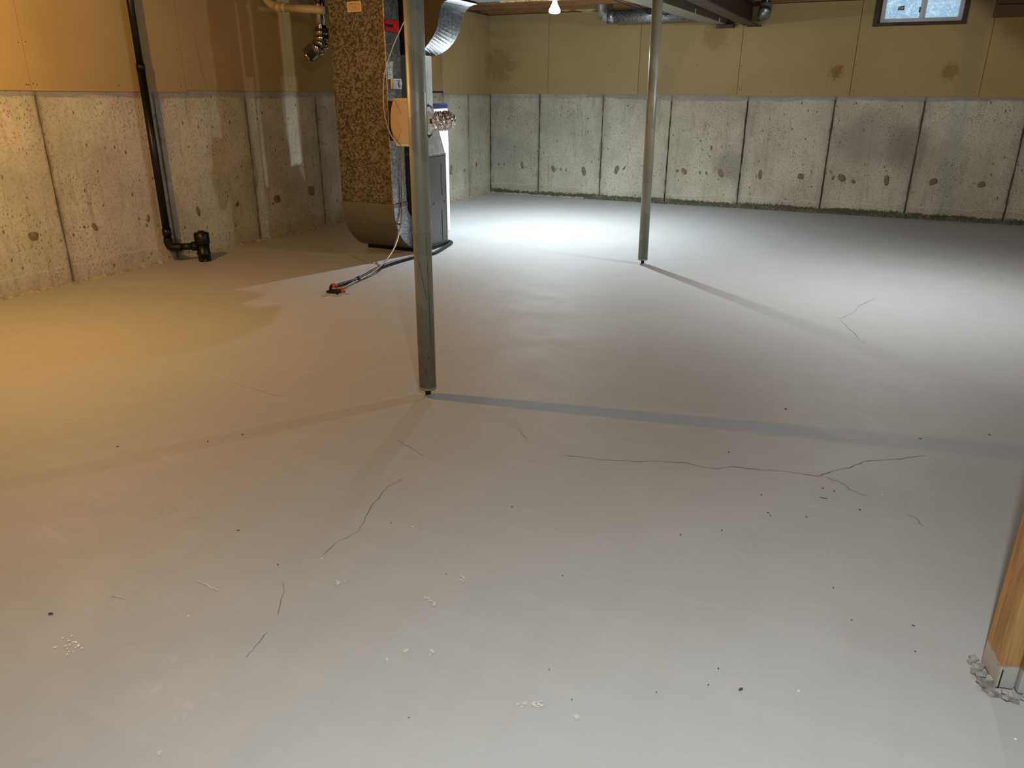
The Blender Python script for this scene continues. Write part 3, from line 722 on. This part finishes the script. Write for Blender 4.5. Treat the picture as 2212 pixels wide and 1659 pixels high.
# humidistat
a = onx(849, 170, XCk+0.03); b_ = onx(868, 192, XCk+0.03)
hs = empty('humidistat', (XCk+0.003, a.y, b_.z), 'small white humidistat box with a dial on the duct side', 'thermostat')
adopt(link('housing', B(XCk+0.003, XCk+0.032, a.y-0.005, a.y+0.118, b_.z-0.002, a.z, 0.004), M['whiteplastic']), hs)
c = Vector((XCk+0.032, a.y+0.095, (a.z+b_.z)/2))
bm = bmesh.new()
prev = None
for i in range(13):
    t = math.radians(100+160*i/12); r1, r2 = 0.024, 0.032
    cur = [bm.verts.new(c+Vector((0.001, r1*math.cos(t), r1*math.sin(t)))), bm.verts.new(c+Vector((0.001, r2*math.cos(t), r2*math.sin(t))))]
    if prev: bm.faces.new((prev[0], prev[1], cur[1], cur[0]))
    prev = cur
box(bm, c.x+0.0002, c.x+0.0008, c.y-0.055, c.y-0.035, c.z+0.022, c.z+0.026)
adopt(link('dial_scale', bm, M['rod']), hs)
adopt(link('dial', lathe(bmesh.new(), [(0.02, 0), (0.019, 0.006), (0.0, 0.007)], c, 20, Vector((1, 0, 0))), M['whiteplastic'], smooth=True), hs)

# furnace
XF = -3.394; YF0, YF1 = 5.56, 5.99; XFl = -3.97
fur = empty('furnace', (-3.68, 5.78, 0), 'grey forced-air furnace cabinet behind the near pole', 'furnace')
ZF = 0.793
cab = adopt(link('cabinet', B(XFl, XF, YF0, YF1, 0.035, ZF, 0.004), M['cabinet']), fur)
bm = bmesh.new()
for (pt, pb) in (((955, 400), (955, 420)), ((955, 452), (957, 517))):
    t_ = onx(*pt, XF); q_ = onx(*pb, XF); tt = B(XF-0.001, XF+0.004, t_.y-0.006, t_.y+0.006, q_.z, t_.z, 0.003)
    me = bpy.data.meshes.new('t'); tt.to_mesh(me); tt.free(); bm.from_mesh(me)
t_ = onx(953, 352, XF); box(bm, XF-0.001, XF+0.003, t_.y-0.005, t_.y+0.005, onx(953, 418, XF).z, t_.z, 0.002)
nest(link('pressed_ribs', bm, M['cabinet']), cab)
for (px, py) in ((937, 440), (960, 434)):
    q = onx(px, py, XF); nest(link('screw', lathe(bmesh.new(), [(0.007, 0), (0.006, 0.004), (0, 0.005)], q, 10, Vector((1, 0, 0))), M['rod'], smooth=True), cab)
nest(link('corner_edge', B(XF-0.004, XF+0.0035, YF1-0.006, YF1+0.004, 0.035, ZF), M['sheet']), cab)
adopt(link('top_trim', B(XFl, XF+0.006, YF0, YF1+0.004, ZF-0.002, ZF+0.012), M['galvbright']), fur)
adopt(link('base_pan', B(XFl, XF+0.010, YF0, YF1+0.015, 0.0, 0.035, 0.010), M['rubber']), fur)
# unseen box, pipe and drum added behind the cabinet to shade the wall
adopt(link('shade_box', B(-4.04, -3.74, YF1+0.03, 6.30, 0.0, 2.16), M['galvsmooth']), fur)
adopt(link('shade_pipe', tube(bmesh.new(), [(-4.13, 6.35, 0.35), (-4.13, 6.35, 2.4)], 0.085, 24), M['galvsmooth'], smooth=True), fur)
adopt(link('shade_drum', lathe(bmesh.new(), [(0.22, 0.0), (0.22, 2.2)], (-4.34, 6.68, 0), 28), M['galvsmooth']), fur)
# coil case tapering to the plenum
z1 = 1.186; y1 = 5.80
bm = prism(bmesh.new(), [(YF0, ZF+0.012), (YF1-0.004, ZF+0.012), (y1, z1), (YF0, z1)], 'x', XFl, XF)
adopt(link('coil_case', bm, M['galvsmooth']), fur)
adopt(link('plenum', B(XFl, XF, YF0, y1, z1, 1.572), M['sheet']), fur)
adopt(link('plenum_seam', B(XFl, XF+0.004, YF0, y1+0.003, z1-0.004, z1+0.004), M['galvbright']), fur)
adopt(link('shade_strip', B(XCk-0.02, XF+0.001, YF0-0.006, YF0, 0.04, 2.1), M['black']), fur)  # black strip standing in for the shaded face beside the drop
# S-shaped riser from the plenum up to the trunk
def sprof(px, y): return [(ony(a, b, y).x, ony(a, b, y).z) for a, b in px]
ys0, ys1 = 5.50, 5.98
fr = [(905, 113), (914, 108), (926, 93), (936, 77), (943, 60), (947, 42), (949, 26), (953, 12), (962, 2), (978, -3)]
bk = [(920, 123), (932, 122), (946, 119), (962, 110), (975, 98), (985, 84), (993, 66), (998, 48), (1001, 34), (1006, 24), (1018, 13), (1030, 9)]
def resamp(pts, n):
    pts = [Vector((p[0], p[1], 0)) for p in smoothpts([(x, y, 0) for x, y in pts], 8)]
    L = [0]
    for a, b in zip(pts, pts[1:]): L.append(L[-1]+(b-a).length)
    out = []
    for i in range(n):
        s = L[-1]*i/(n-1); k = max(j for j in range(len(L)) if L[j] <= s+1e-12); k = min(k, len(pts)-2)
        t = (s-L[k])/max(1e-9, L[k+1]-L[k]); q = pts[k].lerp(pts[k+1], t); out.append((q.x, q.y))
    return out
A_ = resamp(sprof(fr, ys0), 22); B_ = resamp(sprof(bk, ys1), 22)
riser = empty('duct_riser', (-3.3, 5.75, 1.6), 'curved S-shaped galvanized duct rising from furnace plenum to ceiling', 'duct')
bm = bmesh.new(); va_ = [bm.verts.new((x, ys0, z)) for x, z in A_]; vb_ = [bm.verts.new((x, ys1, z)) for x, z in B_]
for i in range(21): bm.faces.new((va_[i], va_[i+1], vb_[i+1], vb_[i]))
bmesh.ops.solidify(bm, geom=bm.faces[:], thickness=0.003)
adopt(link('curved_underside', bm, M['galvbright'], smooth=True), riser)
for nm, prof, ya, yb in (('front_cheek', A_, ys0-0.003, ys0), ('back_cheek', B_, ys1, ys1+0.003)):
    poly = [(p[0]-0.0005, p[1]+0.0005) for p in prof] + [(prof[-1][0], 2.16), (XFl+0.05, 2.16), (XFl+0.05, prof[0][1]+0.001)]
    adopt(link(nm, prism(bmesh.new(), poly, 'y', ya, yb), plain('shaded_cheek', (0.026, 0.015, 0.010), 0.55, 0.1, 0.3, 6)), riser)  # shade and brown reflection put into the cheek colour
# supply trunk and the low flat duct beside the beam
trunk = empty('supply_duct', (-2.5, 5.75, 1.965), 'pale grey rectangular supply trunk crossing below the joists', 'duct')
adopt(link('duct_body', B(-3.055, -1.80, 5.46, 6.02, 1.972, 2.16), M['sheet']), trunk)
adopt(link('edge_flange', B(-3.055, -1.80, 6.012, 6.03, 1.965, 1.985), M['galvbright']), trunk)
low = empty('flat_duct', (-1.95, 6.0, 2.05), 'long beige flat duct running beside the beam to back wall', 'duct')
o_pts = [Vector((-1.862, 7.545, 0)), Vector((-1.726, 9.672, 0))]; i_pts = [Vector((-2.104, 7.529, 0)), Vector((-1.918, 9.66, 0))]
def ext(a, b, y): t = (y-a.y)/(b.y-a.y); return a.lerp(b, t)
segs = [6.03, 7.0, 8.30, 9.27, 9.672]
for a, b_ in zip(segs, segs[1:]):
    p = [ext(*i_pts, a+0.004), ext(*o_pts, a+0.004), ext(*o_pts, b_-0.002), ext(*i_pts, b_-0.002)]
    adopt(link('duct_section', prism(bmesh.new(), [(q.x, q.y) for q in p], 'z', 2.05, 2.21), M['beigeduct']), low)
for yy in (7.0, 8.3, 9.27):
    q = ext(*o_pts, yy); adopt(link('hanger_clip', B(q.x-0.005, q.x+0.01, yy-0.01, yy+0.01, 2.05, 2.09), M['dust']), low)
brk = ony(1560, 60, YB-0.05)
tag(link('beam_bracket', B(-1.845, -1.645, YB-0.10, YB-0.014, 2.012, 2.048, 0.003), M['darkwood']), 'dark bracket under the flat duct end at the back wall', 'bracket')
# round branch duct
rd = empty('round_duct', (-2.2, 7.8, 2.0), 'round galvanized branch duct along the back wall top, behind the far pole', 'duct')
yy = 9.2; zc = (ony(1340, 20, yy).z+ony(1340, 52, yy).z)/2; rr = (ony(1340, 20, yy).z-ony(1340, 52, yy).z)/2
x0 = ony(1315, 36, yy).x
adopt(link('pipe_run', tube(bmesh.new(), [(x0+0.085, yy, zc), (-2.0, yy, zc)], rr-0.003, 28), M['galvbright'], smooth=True), rd)
adopt(link('collar', tube(bmesh.new(), [(x0, yy, zc), (x0+0.088, yy, zc)], rr, 28), M['galvbright'], smooth=True), rd)
elb = [Vector((x0+0.01, yy, zc)), Vector((x0-0.045, yy, zc+0.02)), Vector((x0-0.085, yy, zc+0.065)), Vector((x0-0.095, yy, zc+0.2))]
for a, b_ in zip(elb, elb[1:]): adopt(link('elbow_gore', tube(bmesh.new(), [a-(b_-a)*0.02, b_+(b_-a)*0.02], rr-0.004, 24), M['galvsmooth']), rd)
# cables slung near it
for pts, lab in (([(1320, -2), (1345, 8), (1365, 15), (1392, 24), (1440, 32)], 'dark cable slung under the joists beside the flat duct'),
                 ([(1362, 3), (1378, 12), (1392, 24), (1405, 30), (1445, 31)], 'thin dark cable drooping onto the round duct')):
    tag(link('cable', tube(bmesh.new(), smoothpts([ony(a, b, 7.45) for a, b in pts]), 0.006, 8), M['rubber'], smooth=True), lab, 'cable')
# small elbow pipe near the back wall, right of the beam
ep = empty('vent_pipe', ony(1652, 0, 9.45), 'short galvanized vent pipe with elbow high on back wall beside beam', 'pipe')
t_ = ony(1655, 0, 9.45); e_ = ony(1654, 18, 9.45)
adopt(link('pipe', tube(bmesh.new(), [(t_.x+0.02, 9.45, 2.40), (e_.x, 9.45, e_.z+0.05)], 0.05, 24), M['chrome'], smooth=True), ep)
adopt(link('elbow', tube(bmesh.new(), [(e_.x, 9.45, e_.z+0.055), (e_.x, 9.45, e_.z+0.02), (e_.x+0.0, 9.43, e_.z-0.02), (e_.x, 9.40, e_.z-0.05)], 0.066, 24), M['galvsmooth'], smooth=True), ep)
adopt(link('end_cap', tube(bmesh.new(), [(e_.x, 9.41, e_.z-0.035), (e_.x, 9.37, e_.z-0.07)], 0.070, 24), M['galvbright'], smooth=True), ep)
# open round duct behind the return drop
od = empty('open_duct_elbow', (-4.4, 5.7, 1.6), 'shiny round duct elbow with open end beside the return duct', 'duct')
Y5 = 5.62
v0 = ony(694, -10, Y5); v1 = ony(694, 70, Y5); mouth = ony(666, 121, Y5-0.05); mid = ony(690, 98, Y5-0.01)
adopt(link('riser_pipe', tube(bmesh.new(), [(v1.x, Y5, 2.16), (v1.x, Y5, v1.z)], 0.050, 28), M['chrome'], smooth=True), od)
pth = smoothpts([(v1.x, Y5, v1.z+0.02), (v1.x+0.002, Y5, v1.z-0.05), (mid.x+0.01, Y5-0.01, mid.z+0.0), tuple(mouth.lerp(mid, 0.45))], 3)
for a, b_ in zip(pth[::2], pth[2::2]): adopt(link('elbow_gore', tube(bmesh.new(), [a-(b_-a)*0.1, b_+(b_-a)*0.03], 0.066, 28), M['chrome'], smooth=True), od)
dm = (mouth-mid).normalized()
bm = tube(bmesh.new(), [mouth-dm*0.10, mouth], 0.063, 28, caps=False)
bmesh.ops.solidify(bm, geom=bm.faces[:], thickness=0.003); adopt(link('open_collar', bm, M['chrome'], smooth=True), od)
adopt(link('rim_bead', tube(bmesh.new(), [mouth-dm*0.006, mouth+dm*0.002], [0.0665, 0.0665], 28, caps=False), M['chrome'], smooth=True), od)
# beige waste pipe
pv = empty('waste_pipe', (-4.5, 5.6, 1.93), 'beige plastic pipe running below joists to the return duct', 'pipe')
pp = [ony(703, 22, 5.50), ony(612, 16, 5.50)]
adopt(link('pipe', tube(bmesh.new(), pp, 0.031, 20), M['pvc'], smooth=True), pv)
adopt(link('elbow', tube(bmesh.new(), smoothpts([ony(612, 16, 5.50), ony(596, 13, 5.50), ony(580, 4, 5.50), ony(572, -12, 5.50), ony(570, -28, 5.50)], 4), 0.033, 20), M['pvc'], smooth=True), pv)
for s in (601, 613): adopt(link('hub', tube(bmesh.new(), [ony(s-4, 15, 5.50), ony(s+5, 16, 5.50)], 0.037, 20), M['pvc'], smooth=True), pv)
# return trunk over the drop (dark, mostly above the frame), put in to cast shadows
tr = tag(link('return_duct', B(-4.75, -3.40, 5.2, 5.9, 2.165, 2.24), M['galvsmooth']), 'dark flat return duct above the tall return drop', 'duct')

# humidifier
hu = empty('humidifier', (-3.25, 5.25, 1.08), 'whole-house humidifier with rounded beige cover behind the near pole', 'humidifier')
yh = 5.235
a = ony(838, 218, yh); b_ = ony(842, 304, yh)
adopt(link('back_plate', B(a.x, -3.17, yh-0.002, yh+0.02, b_.z, a.z), M['black']), hu)
adopt(link('drum_body', B(-3.39, -3.23, yh+0.018, 5.50, b_.z+0.03, a.z-0.03, 0.01), M['black']), hu)
zt_, zb_ = ony(855, 215, 5.2).z, ony(858, 309, 5.2).z; zm = (zt_+zb_)/2; hh = (zt_-zb_)/2
bm = bmesh.new(); outl = []
xl = ony(846, 262, 5.2).x; xr = ony(914, 258, 5.2).x; xc = (xl+xr)/2; hw = (xr-xl)/2
for i in range(17):
    t = -1+2*i/16; outl.append((xc-hw*(1-0.24*t*t), zm+hh*t))
for i in range(17):
    t = 1-2*i/16; outl.append((xc+hw*(1-0.30*t*t), zm+hh*t))
prism(bm, outl, 'y', 5.185, 5.232)
adopt(link('cover', bm, M['beige']), hu)
for s in (-1, 1):
    bm = bmesh.new(); pts = [(xc+s*hw*0.78*0+(-hw*0.74+hw*0.42*k/8), 5.184, zm+s*(hh*0.98-0.10*(k/8)**1.4)) for k in range(9)]
    adopt(link('cover_groove', tube(bm, pts, 0.0012, 6), M['brownink']), hu)
adopt(link('cover_rim', B(xc-hw*0.74, xc+hw*0.7, 5.19, 5.234, zt_, zt_+0.010), M['whiteplastic']), hu)
adopt(link('cover_rim', B(xc-hw*0.74, xc+hw*0.7, 5.19, 5.234, zb_-0.022, zb_-0.002), M['whiteplastic']), hu)
# white collar plate on its right side
cc = ony(926, 261, 5.26); nn = Vector((0.97, 0.24, 0)).normalized(); ss = Vector((-nn.y, nn.x, 0))
bm = bmesh.new(); vf = []
for off in (0, 0.006):
    vf.append([bm.verts.new(cc+nn*off+ss*(0.095*math.cos(t))+Vector((0, 0, 0.102*math.sin(t)))) for t in [2*math.pi*k/32 for k in range(32)]])
bm.faces.new(vf[0]); bm.faces.new(list(reversed(vf[1])))
for k in range(32): bm.faces.new((vf[0][k], vf[0][(k+1) % 32], vf[1][(k+1) % 32], vf[1][k]))
adopt(link('collar_plate', bm, M['white'], label='white round collar plate'), hu)
bm = lathe(bmesh.new(), [(0.080, 0.0), (0.060, 0.022), (0.053, 0.05)], cc+nn*0.005, 28, nn)
adopt(link('collar_neck', bm, M['white'], smooth=True), hu)
q = cc+nn*0.034-ss*0.060; adopt(link('damper_slot', B(q.x-0.006, q.x+0.012, q.y-0.008, q.y+0.004, q.z-0.018, q.z+0.016, 0.003), M['ink']), hu)
adopt(link('side_case', B(xr-0.20, xr-0.09, 5.236, 5.46, zb_+0.03, zt_-0.03, 0.01), M['black']), hu)
# crumpled foil flex
bm = bmesh.new(); n = 40; k = 26
a0 = cc+nn*0.055
a0 = cc+nn*0.052
axis_pts = smoothpts([a0, a0+nn*0.025, a0+nn*0.045+Vector((0, 0.02, 0)), a0+nn*0.05+Vector((0, 0.07, 0)), a0+nn*0.02+Vector((0, 0.14, 0.0)), a0-nn*0.03+Vector((0, 0.22, 0.0))], 8)
prev = None; k = 34
for i, p in enumerate(axis_pts):
    t = (axis_pts[min(i+1, len(axis_pts)-1)]-axis_pts[max(i-1, 0)]).normalized()
    aa = Vector((0, 0, 1)); bb_ = t.cross(aa).normalized(); aa = bb_.cross(t)
    r = 0.062+(0.008 if i % 2 else -0.006)
    cur = [bm.verts.new(p+t*R.uniform(-.005, .005)+(aa*math.cos(2*math.pi*j/k)+bb_*math.sin(2*math.pi*j/k))*(r+R.uniform(-.006, .006))) for j in range(k)]
    if prev:
        for j in range(k): bm.faces.new((prev[j], prev[(j+1) % k], cur[(j+1) % k], cur[j]))
    prev = cur
tag(link('foil_flex_duct', bm, M['foil']), 'crumpled silver foil flex duct from the humidifier', 'duct')
# white tank with blue top
tq = ony(962, 300, 6.55); tk = empty('water_tank', (tq.x-0.21, 6.55, 0), 'tall white water tank with a blue rim behind the furnace', 'tank')
zt2 = ony(961, 234, 6.55).z
tk_ = lambda o: (setattr(o, 'parent', tk), o)[1]
tk_(link('tank_shell', lathe(bmesh.new(), [(0.20, 0), (0.21, 0.02), (0.21, zt2)], (0, 0, 0), 40), M['white']))
for p_ in tk.children[0].data.polygons: p_.use_smooth = len(p_.vertices) == 4
tk_(link('blue_rim', lathe(bmesh.new(), [(0.213, 0), (0.213, 0.034), (0.205, 0.04)], (0, 0, zt2), 40), M['blue'], smooth=False))
tk_(link('shell_seam', B(0.165, 0.169, -0.135, -0.13, 0.02, zt2), M['galvsmooth']))
tk_(link('brand_spot', B(0.150, 0.162, -0.155, -0.145, zt2+0.018, zt2+0.026), M['white']))
# wires and tubes
cw = empty('control_wire', (-3.4, 5.17, 1.3), 'thin white control wire looping beside the humidistat', 'wire')
adopt(link('wire', tube(bmesh.new(), smoothpts([ony(a, b, y) for a, b, y in [(878, 35, 5.16), (866, 62, 5.16), (850, 98, 5.16), (834, 145, 5.18), (829, 175, 5.18), (828, 215, 5.17), (833, 258, 5.16), (845, 292, 5.15), (857, 309, 5.15), (868, 315, 5.2), (878, 313, 5.3)]]), 0.0035, 8), M['wire'], smooth=True), cw)
adopt(link('wire_tie', tube(bmesh.new(), [ony(829, 158, 5.172), ony(830, 161, 5.172)], 0.007, 8), M['wire']), cw)
tb = empty('condensate_tube', (-3.4, 5.3, 0.6), 'tan condensate tube bending down the duct to the floor drain', 'tube')
ptb = [ony(a, b, y) for a, b, y in [(870, 312, 5.36), (869, 350, 5.36), (868, 400, 5.36), (868, 440, 5.35), (867, 475, 5.32), (863, 500, 5.25)]] + [ony(855, 528, 5.10), ony(842, 552, 4.92)] + [onz(822, 575, 0.05), onz(800, 592, 0.02), onz(770, 607, 0.012), onz(748, 618, 0.012), onz(738, 623, 0.02)]
adopt(link('tubing', tube(bmesh.new(), smoothpts(ptb), 0.0065, 10), M['tube'], smooth=True), tb)
adopt(link('second_tubing', tube(bmesh.new(), smoothpts([ony(863, 470, 5.34), ony(863, 488, 5.33), ony(861, 500, 5.29), ony(858, 512, 5.2), ony(853, 530, 5.09)]), 0.0055, 10), M['tube'], smooth=True), tb)
adopt(link('tie', tube(bmesh.new(), [ony(865, 482, 5.31), ony(866, 485, 5.31)], 0.014, 8), M['rubber']), tb)
hz = empty('drain_hose', onz(800, 590), 'black drain hose lying on the floor from furnace to drain', 'hose')
hp = [Vector((-3.45, 6.08, 0.017)), Vector((-3.375, 6.03, 0.017)), Vector((-3.345, 5.93, 0.017))] + [onz(a, b, 0.018) for a, b in [(940, 545), (912, 550), (885, 557), (850, 567), (815, 580), (790, 594), (765, 606), (742, 613)]] + [onz(727, 617, 0.035), onz(718, 617, 0.05)]
adopt(link('hose', tube(bmesh.new(), smoothpts(hp), 0.0135, 14), M['rubber'], smooth=True), hz)
adopt(link('hose_tie', tube(bmesh.new(), [onz(775, 601, 0.02), onz(772, 603, 0.02)], 0.017, 10), M['rubber']), hz)
dc = onz(725, 630); dr = empty('floor_drain', (dc.x, dc.y, 0), 'round black floor drain with two elbows and red clamps', 'drain')
d_ = lambda o: (setattr(o, 'parent', dr), o)[1]
d_(link('cover', lathe(bmesh.new(), [(0.062, 0), (0.064, 0.004), (0.055, 0.008), (0.0, 0.009)], (0, 0, 0), 28), M['black'], smooth=True))
p1 = onz(714, 618, 0.05)-dc; p1.z = 0.05
d_(link('elbow', tube(bmesh.new(), smoothpts([(p1.x, p1.y, 0.005), (p1.x, p1.y, 0.04), (p1.x+0.012, p1.y+0.004, 0.056), (p1.x+0.035, p1.y+0.01, 0.056)]), 0.010, 12), M['rubber'], smooth=True))
d_(link('clamp', tube(bmesh.new(), [(p1.x+0.016, p1.y+0.008, 0.055), (p1.x+0.042, p1.y+0.014, 0.052)], 0.0155, 12), M['red'], smooth=True))
p2 = onz(728, 627, 0.03)-dc
d_(link('elbow', tube(bmesh.new(), smoothpts([(p2.x, p2.y, 0.004), (p2.x, p2.y, 0.022), (p2.x+0.014, p2.y+0.002, 0.030), (p2.x+0.03, p2.y+0.006, 0.028)]), 0.010, 12), M['rubber'], smooth=True))
d_(link('clamp', tube(bmesh.new(), [(p2.x+0.022, p2.y+0.008, 0.028), (p2.x+0.05, p2.y+0.02, 0.024)], 0.012, 12), M['red'], smooth=True))
# ------------------------------------------------------------------ black drain stack on the left wall
sx = XL+0.07; ys = 4.305
stk = empty('drain_pipe', (sx, ys, 0), 'black plastic drain pipe running down the left concrete wall', 'pipe')
zu = onx(303, 137, sx).z; zl = onx(362, 500, sx).z; ze = 0.125
def s_(nm, pts, r, mt='black'): return adopt(link(nm, tube(bmesh.new(), pts, r, 24), M[mt], smooth=True), stk)
s_('upper_pipe', [(sx, ys, 2.4), (sx, ys, zu)], 0.0245); s_('coupling', [(sx, ys, zu+0.0), (sx, ys, zu-0.045)], 0.031)
s_('lower_pipe', [(sx, ys, zu-0.045), (sx, ys, ze+0.06)], 0.0285); s_('coupling', [(sx, ys, zl+0.025), (sx, ys, zl-0.03)], 0.034)
k2 = Vector((XL+0.245, 4.485, 0))     # clean-out stack
dirk = (k2-Vector((sx, ys, 0))).normalized()
s_('elbow', smoothpts([(sx, ys, ze+0.075), (sx, ys, ze+0.04), tuple(Vector((sx, ys, ze+0.008))+dirk*0.012), tuple(Vector((sx, ys, ze))+dirk*0.05), tuple(Vector((sx, ys, ze))+dirk*0.085)], 5), 0.033)
s_('branch', [tuple(Vector((sx, ys, ze))+dirk*0.07), tuple(k2+Vector((0, 0, ze))-dirk*0.05)], 0.0275)
s_('branch_hub', [tuple(k2+Vector((0, 0, ze))-dirk*0.085), tuple(k2+Vector((0, 0, ze))-dirk*0.04)], 0.037)
co = empty('drain_cleanout', (k2.x, k2.y, 0), 'black plastic clean-out stub at the left wall foot', 'pipe')
for nm, prof in (('body', [(0.046, 0.0), (0.049, 0.002), (0.049, 0.055), (0.055, 0.058), (0.055, 0.068), (0.050, 0.075), (0.050, 0.14)]), ('hub', [(0.056, 0.14), (0.058, 0.145), (0.058, 0.225), (0.054, 0.228)]), ('plug', [(0.050, 0.226), (0.050, 0.232), (0.022, 0.233), (0.022, 0.245), (0.0, 0.246)])):
    o = link(nm, lathe(bmesh.new(), prof, (0, 0, 0), 32), M['black'], co, smooth=False)
    for p_ in o.data.polygons: p_.use_smooth = len(p_.vertices) == 4
bm = bmesh.new()
for i in range(16):
    a = R.uniform(-2.6, -0.3); z = abs(R.gauss(0, 0.022))+0.005; c = Vector((0.0495*math.cos(a), 0.0495*math.sin(a), z))
    r_ = bmesh.ops.create_icosphere(bm, subdivisions=1, radius=R.uniform(0.002, 0.005))
    for v in r_['verts']: v.co = Vector((v.co.x*0.6, v.co.y*0.6, v.co.z))+c
link('paint_splatter', bm, M['chip'], co, kind='stuff')

# ------------------------------------------------------------------ wooden post at the right edge
px_, py_ = 0.447, 1.703
po = empty('wooden_post', (px_, py_, 0), 'yellow lumber post of doubled studs with gray paint at its foot', 'post')
po.rotation_euler = (0, 0, math.radians(13))
def po_(o): o.parent = po; return o
po_(link('stud', B(0, 0.038, 0, 0.089, 0.004, 2.26, 0.003), M['stud']))
o2 = po_(link('stud', B(0.041, 0.079, -0.012, 0.089, 0.004, 2.26, 0.003), M['stud']))
for (x_, y_, z_) in ((-0.001, 0.028, 0.085), (-0.001, 0.012, 0.062), (0.058, -0.013, 0.05)):
    bm = bmesh.new(); bmesh.ops.create_icosphere(bm, subdivisions=1, radius=0.0022); o = link('nail', bm, M['galvbright'], po, loc=(x_, y_, z_))
po_(link('split', B(0.004, 0.0065, -0.0012, 0.004, 0.004, 0.055), M['rod']))
bm = bmesh.new()
for i in range(46):
    side = R.random()
    if side < 0.5: c = Vector((R.uniform(-0.035, -0.004), R.uniform(-0.012, 0.10), R.uniform(0.001, 0.009)))
    else: c = Vector((R.uniform(-0.02, 0.12), R.uniform(-0.034, -0.010), R.uniform(0.001, 0.008)))
    r_ = bmesh.ops.create_cube(bm, size=1); s = Vector((R.uniform(.006, .026), R.uniform(.006, .022), R.uniform(.002, .008)))
    rot = Euler((R.uniform(-.4, .4), R.uniform(-.4, .4), R.uniform(0, 3))).to_matrix()
    for v in r_['verts']: v.co = rot @ Vector((v.co.x*s.x, v.co.y*s.y, v.co.z*s.z)) + c
link('flaked_paint', bm, M['chip'], po, kind='stuff')

# wooden box at top right of the back wall, and an unseen board added to shade that corner
wbx = empty('ceiling_box', (1.2, 9.5, 2.05), 'brown wooden boxing high on back wall at right of the window', 'box')
a = ony(2150, 34, 9.45)
adopt(link('lower_board', B(a.x, 2.2, 9.45, YB-0.014, a.z, ony(2160, 9, 9.45).z-0.004), M['boxwood']), wbx)
adopt(link('upper_board', B(a.x+0.005, 2.2, 9.455, YB-0.014, ony(2160, 9, 9.45).z+0.002, 2.25), M['boxwood']), wbx)
tag(link('shade_board', prism(bmesh.new(), [(0.305, 2.24), (0.305, 2.04), (0.351, 1.99), (0.384, 1.955), (0.452, 1.89), (1.6, 1.89), (1.6, 2.24)], 'y', 6.39, 6.41), M['darkwood']), 'unseen dark shading board added under the joists beside the right flood bulb', 'board')

# ------------------------------------------------------------------ crumbs on the floor
def crumb(px, py, L, W_, H_, name, mt, label, group=None, ang=None):
    bm = bmesh.new(); r_ = bmesh.ops.create_icosphere(bm, subdivisions=2, radius=0.5)
    for v in r_['verts']:
        k = R.uniform(0.75, 1.15); v.co = Vector((v.co.x*L*k, v.co.y*W_*k, max(v.co.z, -0.3)*H_*k+0.3*H_))
    q = onz(px, py)
    o = link(name, bm, mt, loc=(q.x, q.y, 0.0003)); o.rotation_euler = (0, 0, ang if ang is not None else R.uniform(0, 3))
    return tag(o, label, 'debris', group)
crumb(110, 1327, 0.013, 0.007, 0.006, 'pebble', M['debris'], 'dark pebble alone on the floor at lower left')
crumb(1600, 1490, 0.014, 0.007, 0.005, 'dry_leaf_crumb', M['debris'], 'brown leaf crumb on the floor near the bottom right', None, 1.0)
crumb(1779, 1076, 0.030, 0.003, 0.002, 'wood_sliver', M['debris'], 'thin dark splinter on the floor below the long crack', None, 0.05)
crumb(1697, 884, 0.010, 0.006, 0.005, 'dirt_clod', M['debris'], 'black dirt bit on the floor above the long crack')
def where(px, py):
    if px > 1880: return 'near the right edge' if py < 1200 else 'left of the wooden post'
    if py < 1000: return 'above the long crack' if px > 1000 else 'left of the near pole'
    if py < 1200: return 'below the long crack' if px > 1300 else ('below the near pole' if px > 800 else 'at far left below the pole shadow')
    if py < 1400: return 'in the middle of the foreground' if px > 700 else 'between the pebble and the short cracks'
    return 'beside the pale scuff at the bottom' if px < 1400 else 'beside the brown leaf crumb'
for p in [(1742, 1117), (1659, 1108), (1664, 1114), (1645, 1069), (1559, 1146), (1470, 1156), (1857, 1101), (1777, 1055), (1802, 1061), (1574, 977), (1988, 948), (1530, 1480), (1418, 1496), (1186, 1447), (1235, 1512),
          (964, 1240), (1552, 1445), (1973, 1352), (1977, 1408), (449, 954), (524, 939), (2137, 939), (1800, 1270), (1840, 1340), (254, 965), (515, 1146), (1215, 1244), (1106, 1095), (883, 1551), (845, 1130), (600, 1220)]:
    d = onz(*p).length/2.2
    crumb(p[0], p[1], R.uniform(.006, .010)*d, R.uniform(.0025, .004)*d, 0.003, 'dirt_speck', M['debris'], 'tiny dark speck of dirt on the floor '+where(*p), 'dark specks scattered over the floor')
for p in [(836, 1425), (695, 1207), (1725, 1493), (1905, 1063), (1905, 1069), (2193, 1597), (891, 1138), (407, 1331)]:
    crumb(p[0], p[1], .006, .004, 0.003, 'white_speck', M['dust'], 'tiny white crumb on the floor '+where(*p), 'white crumbs scattered over the floor')
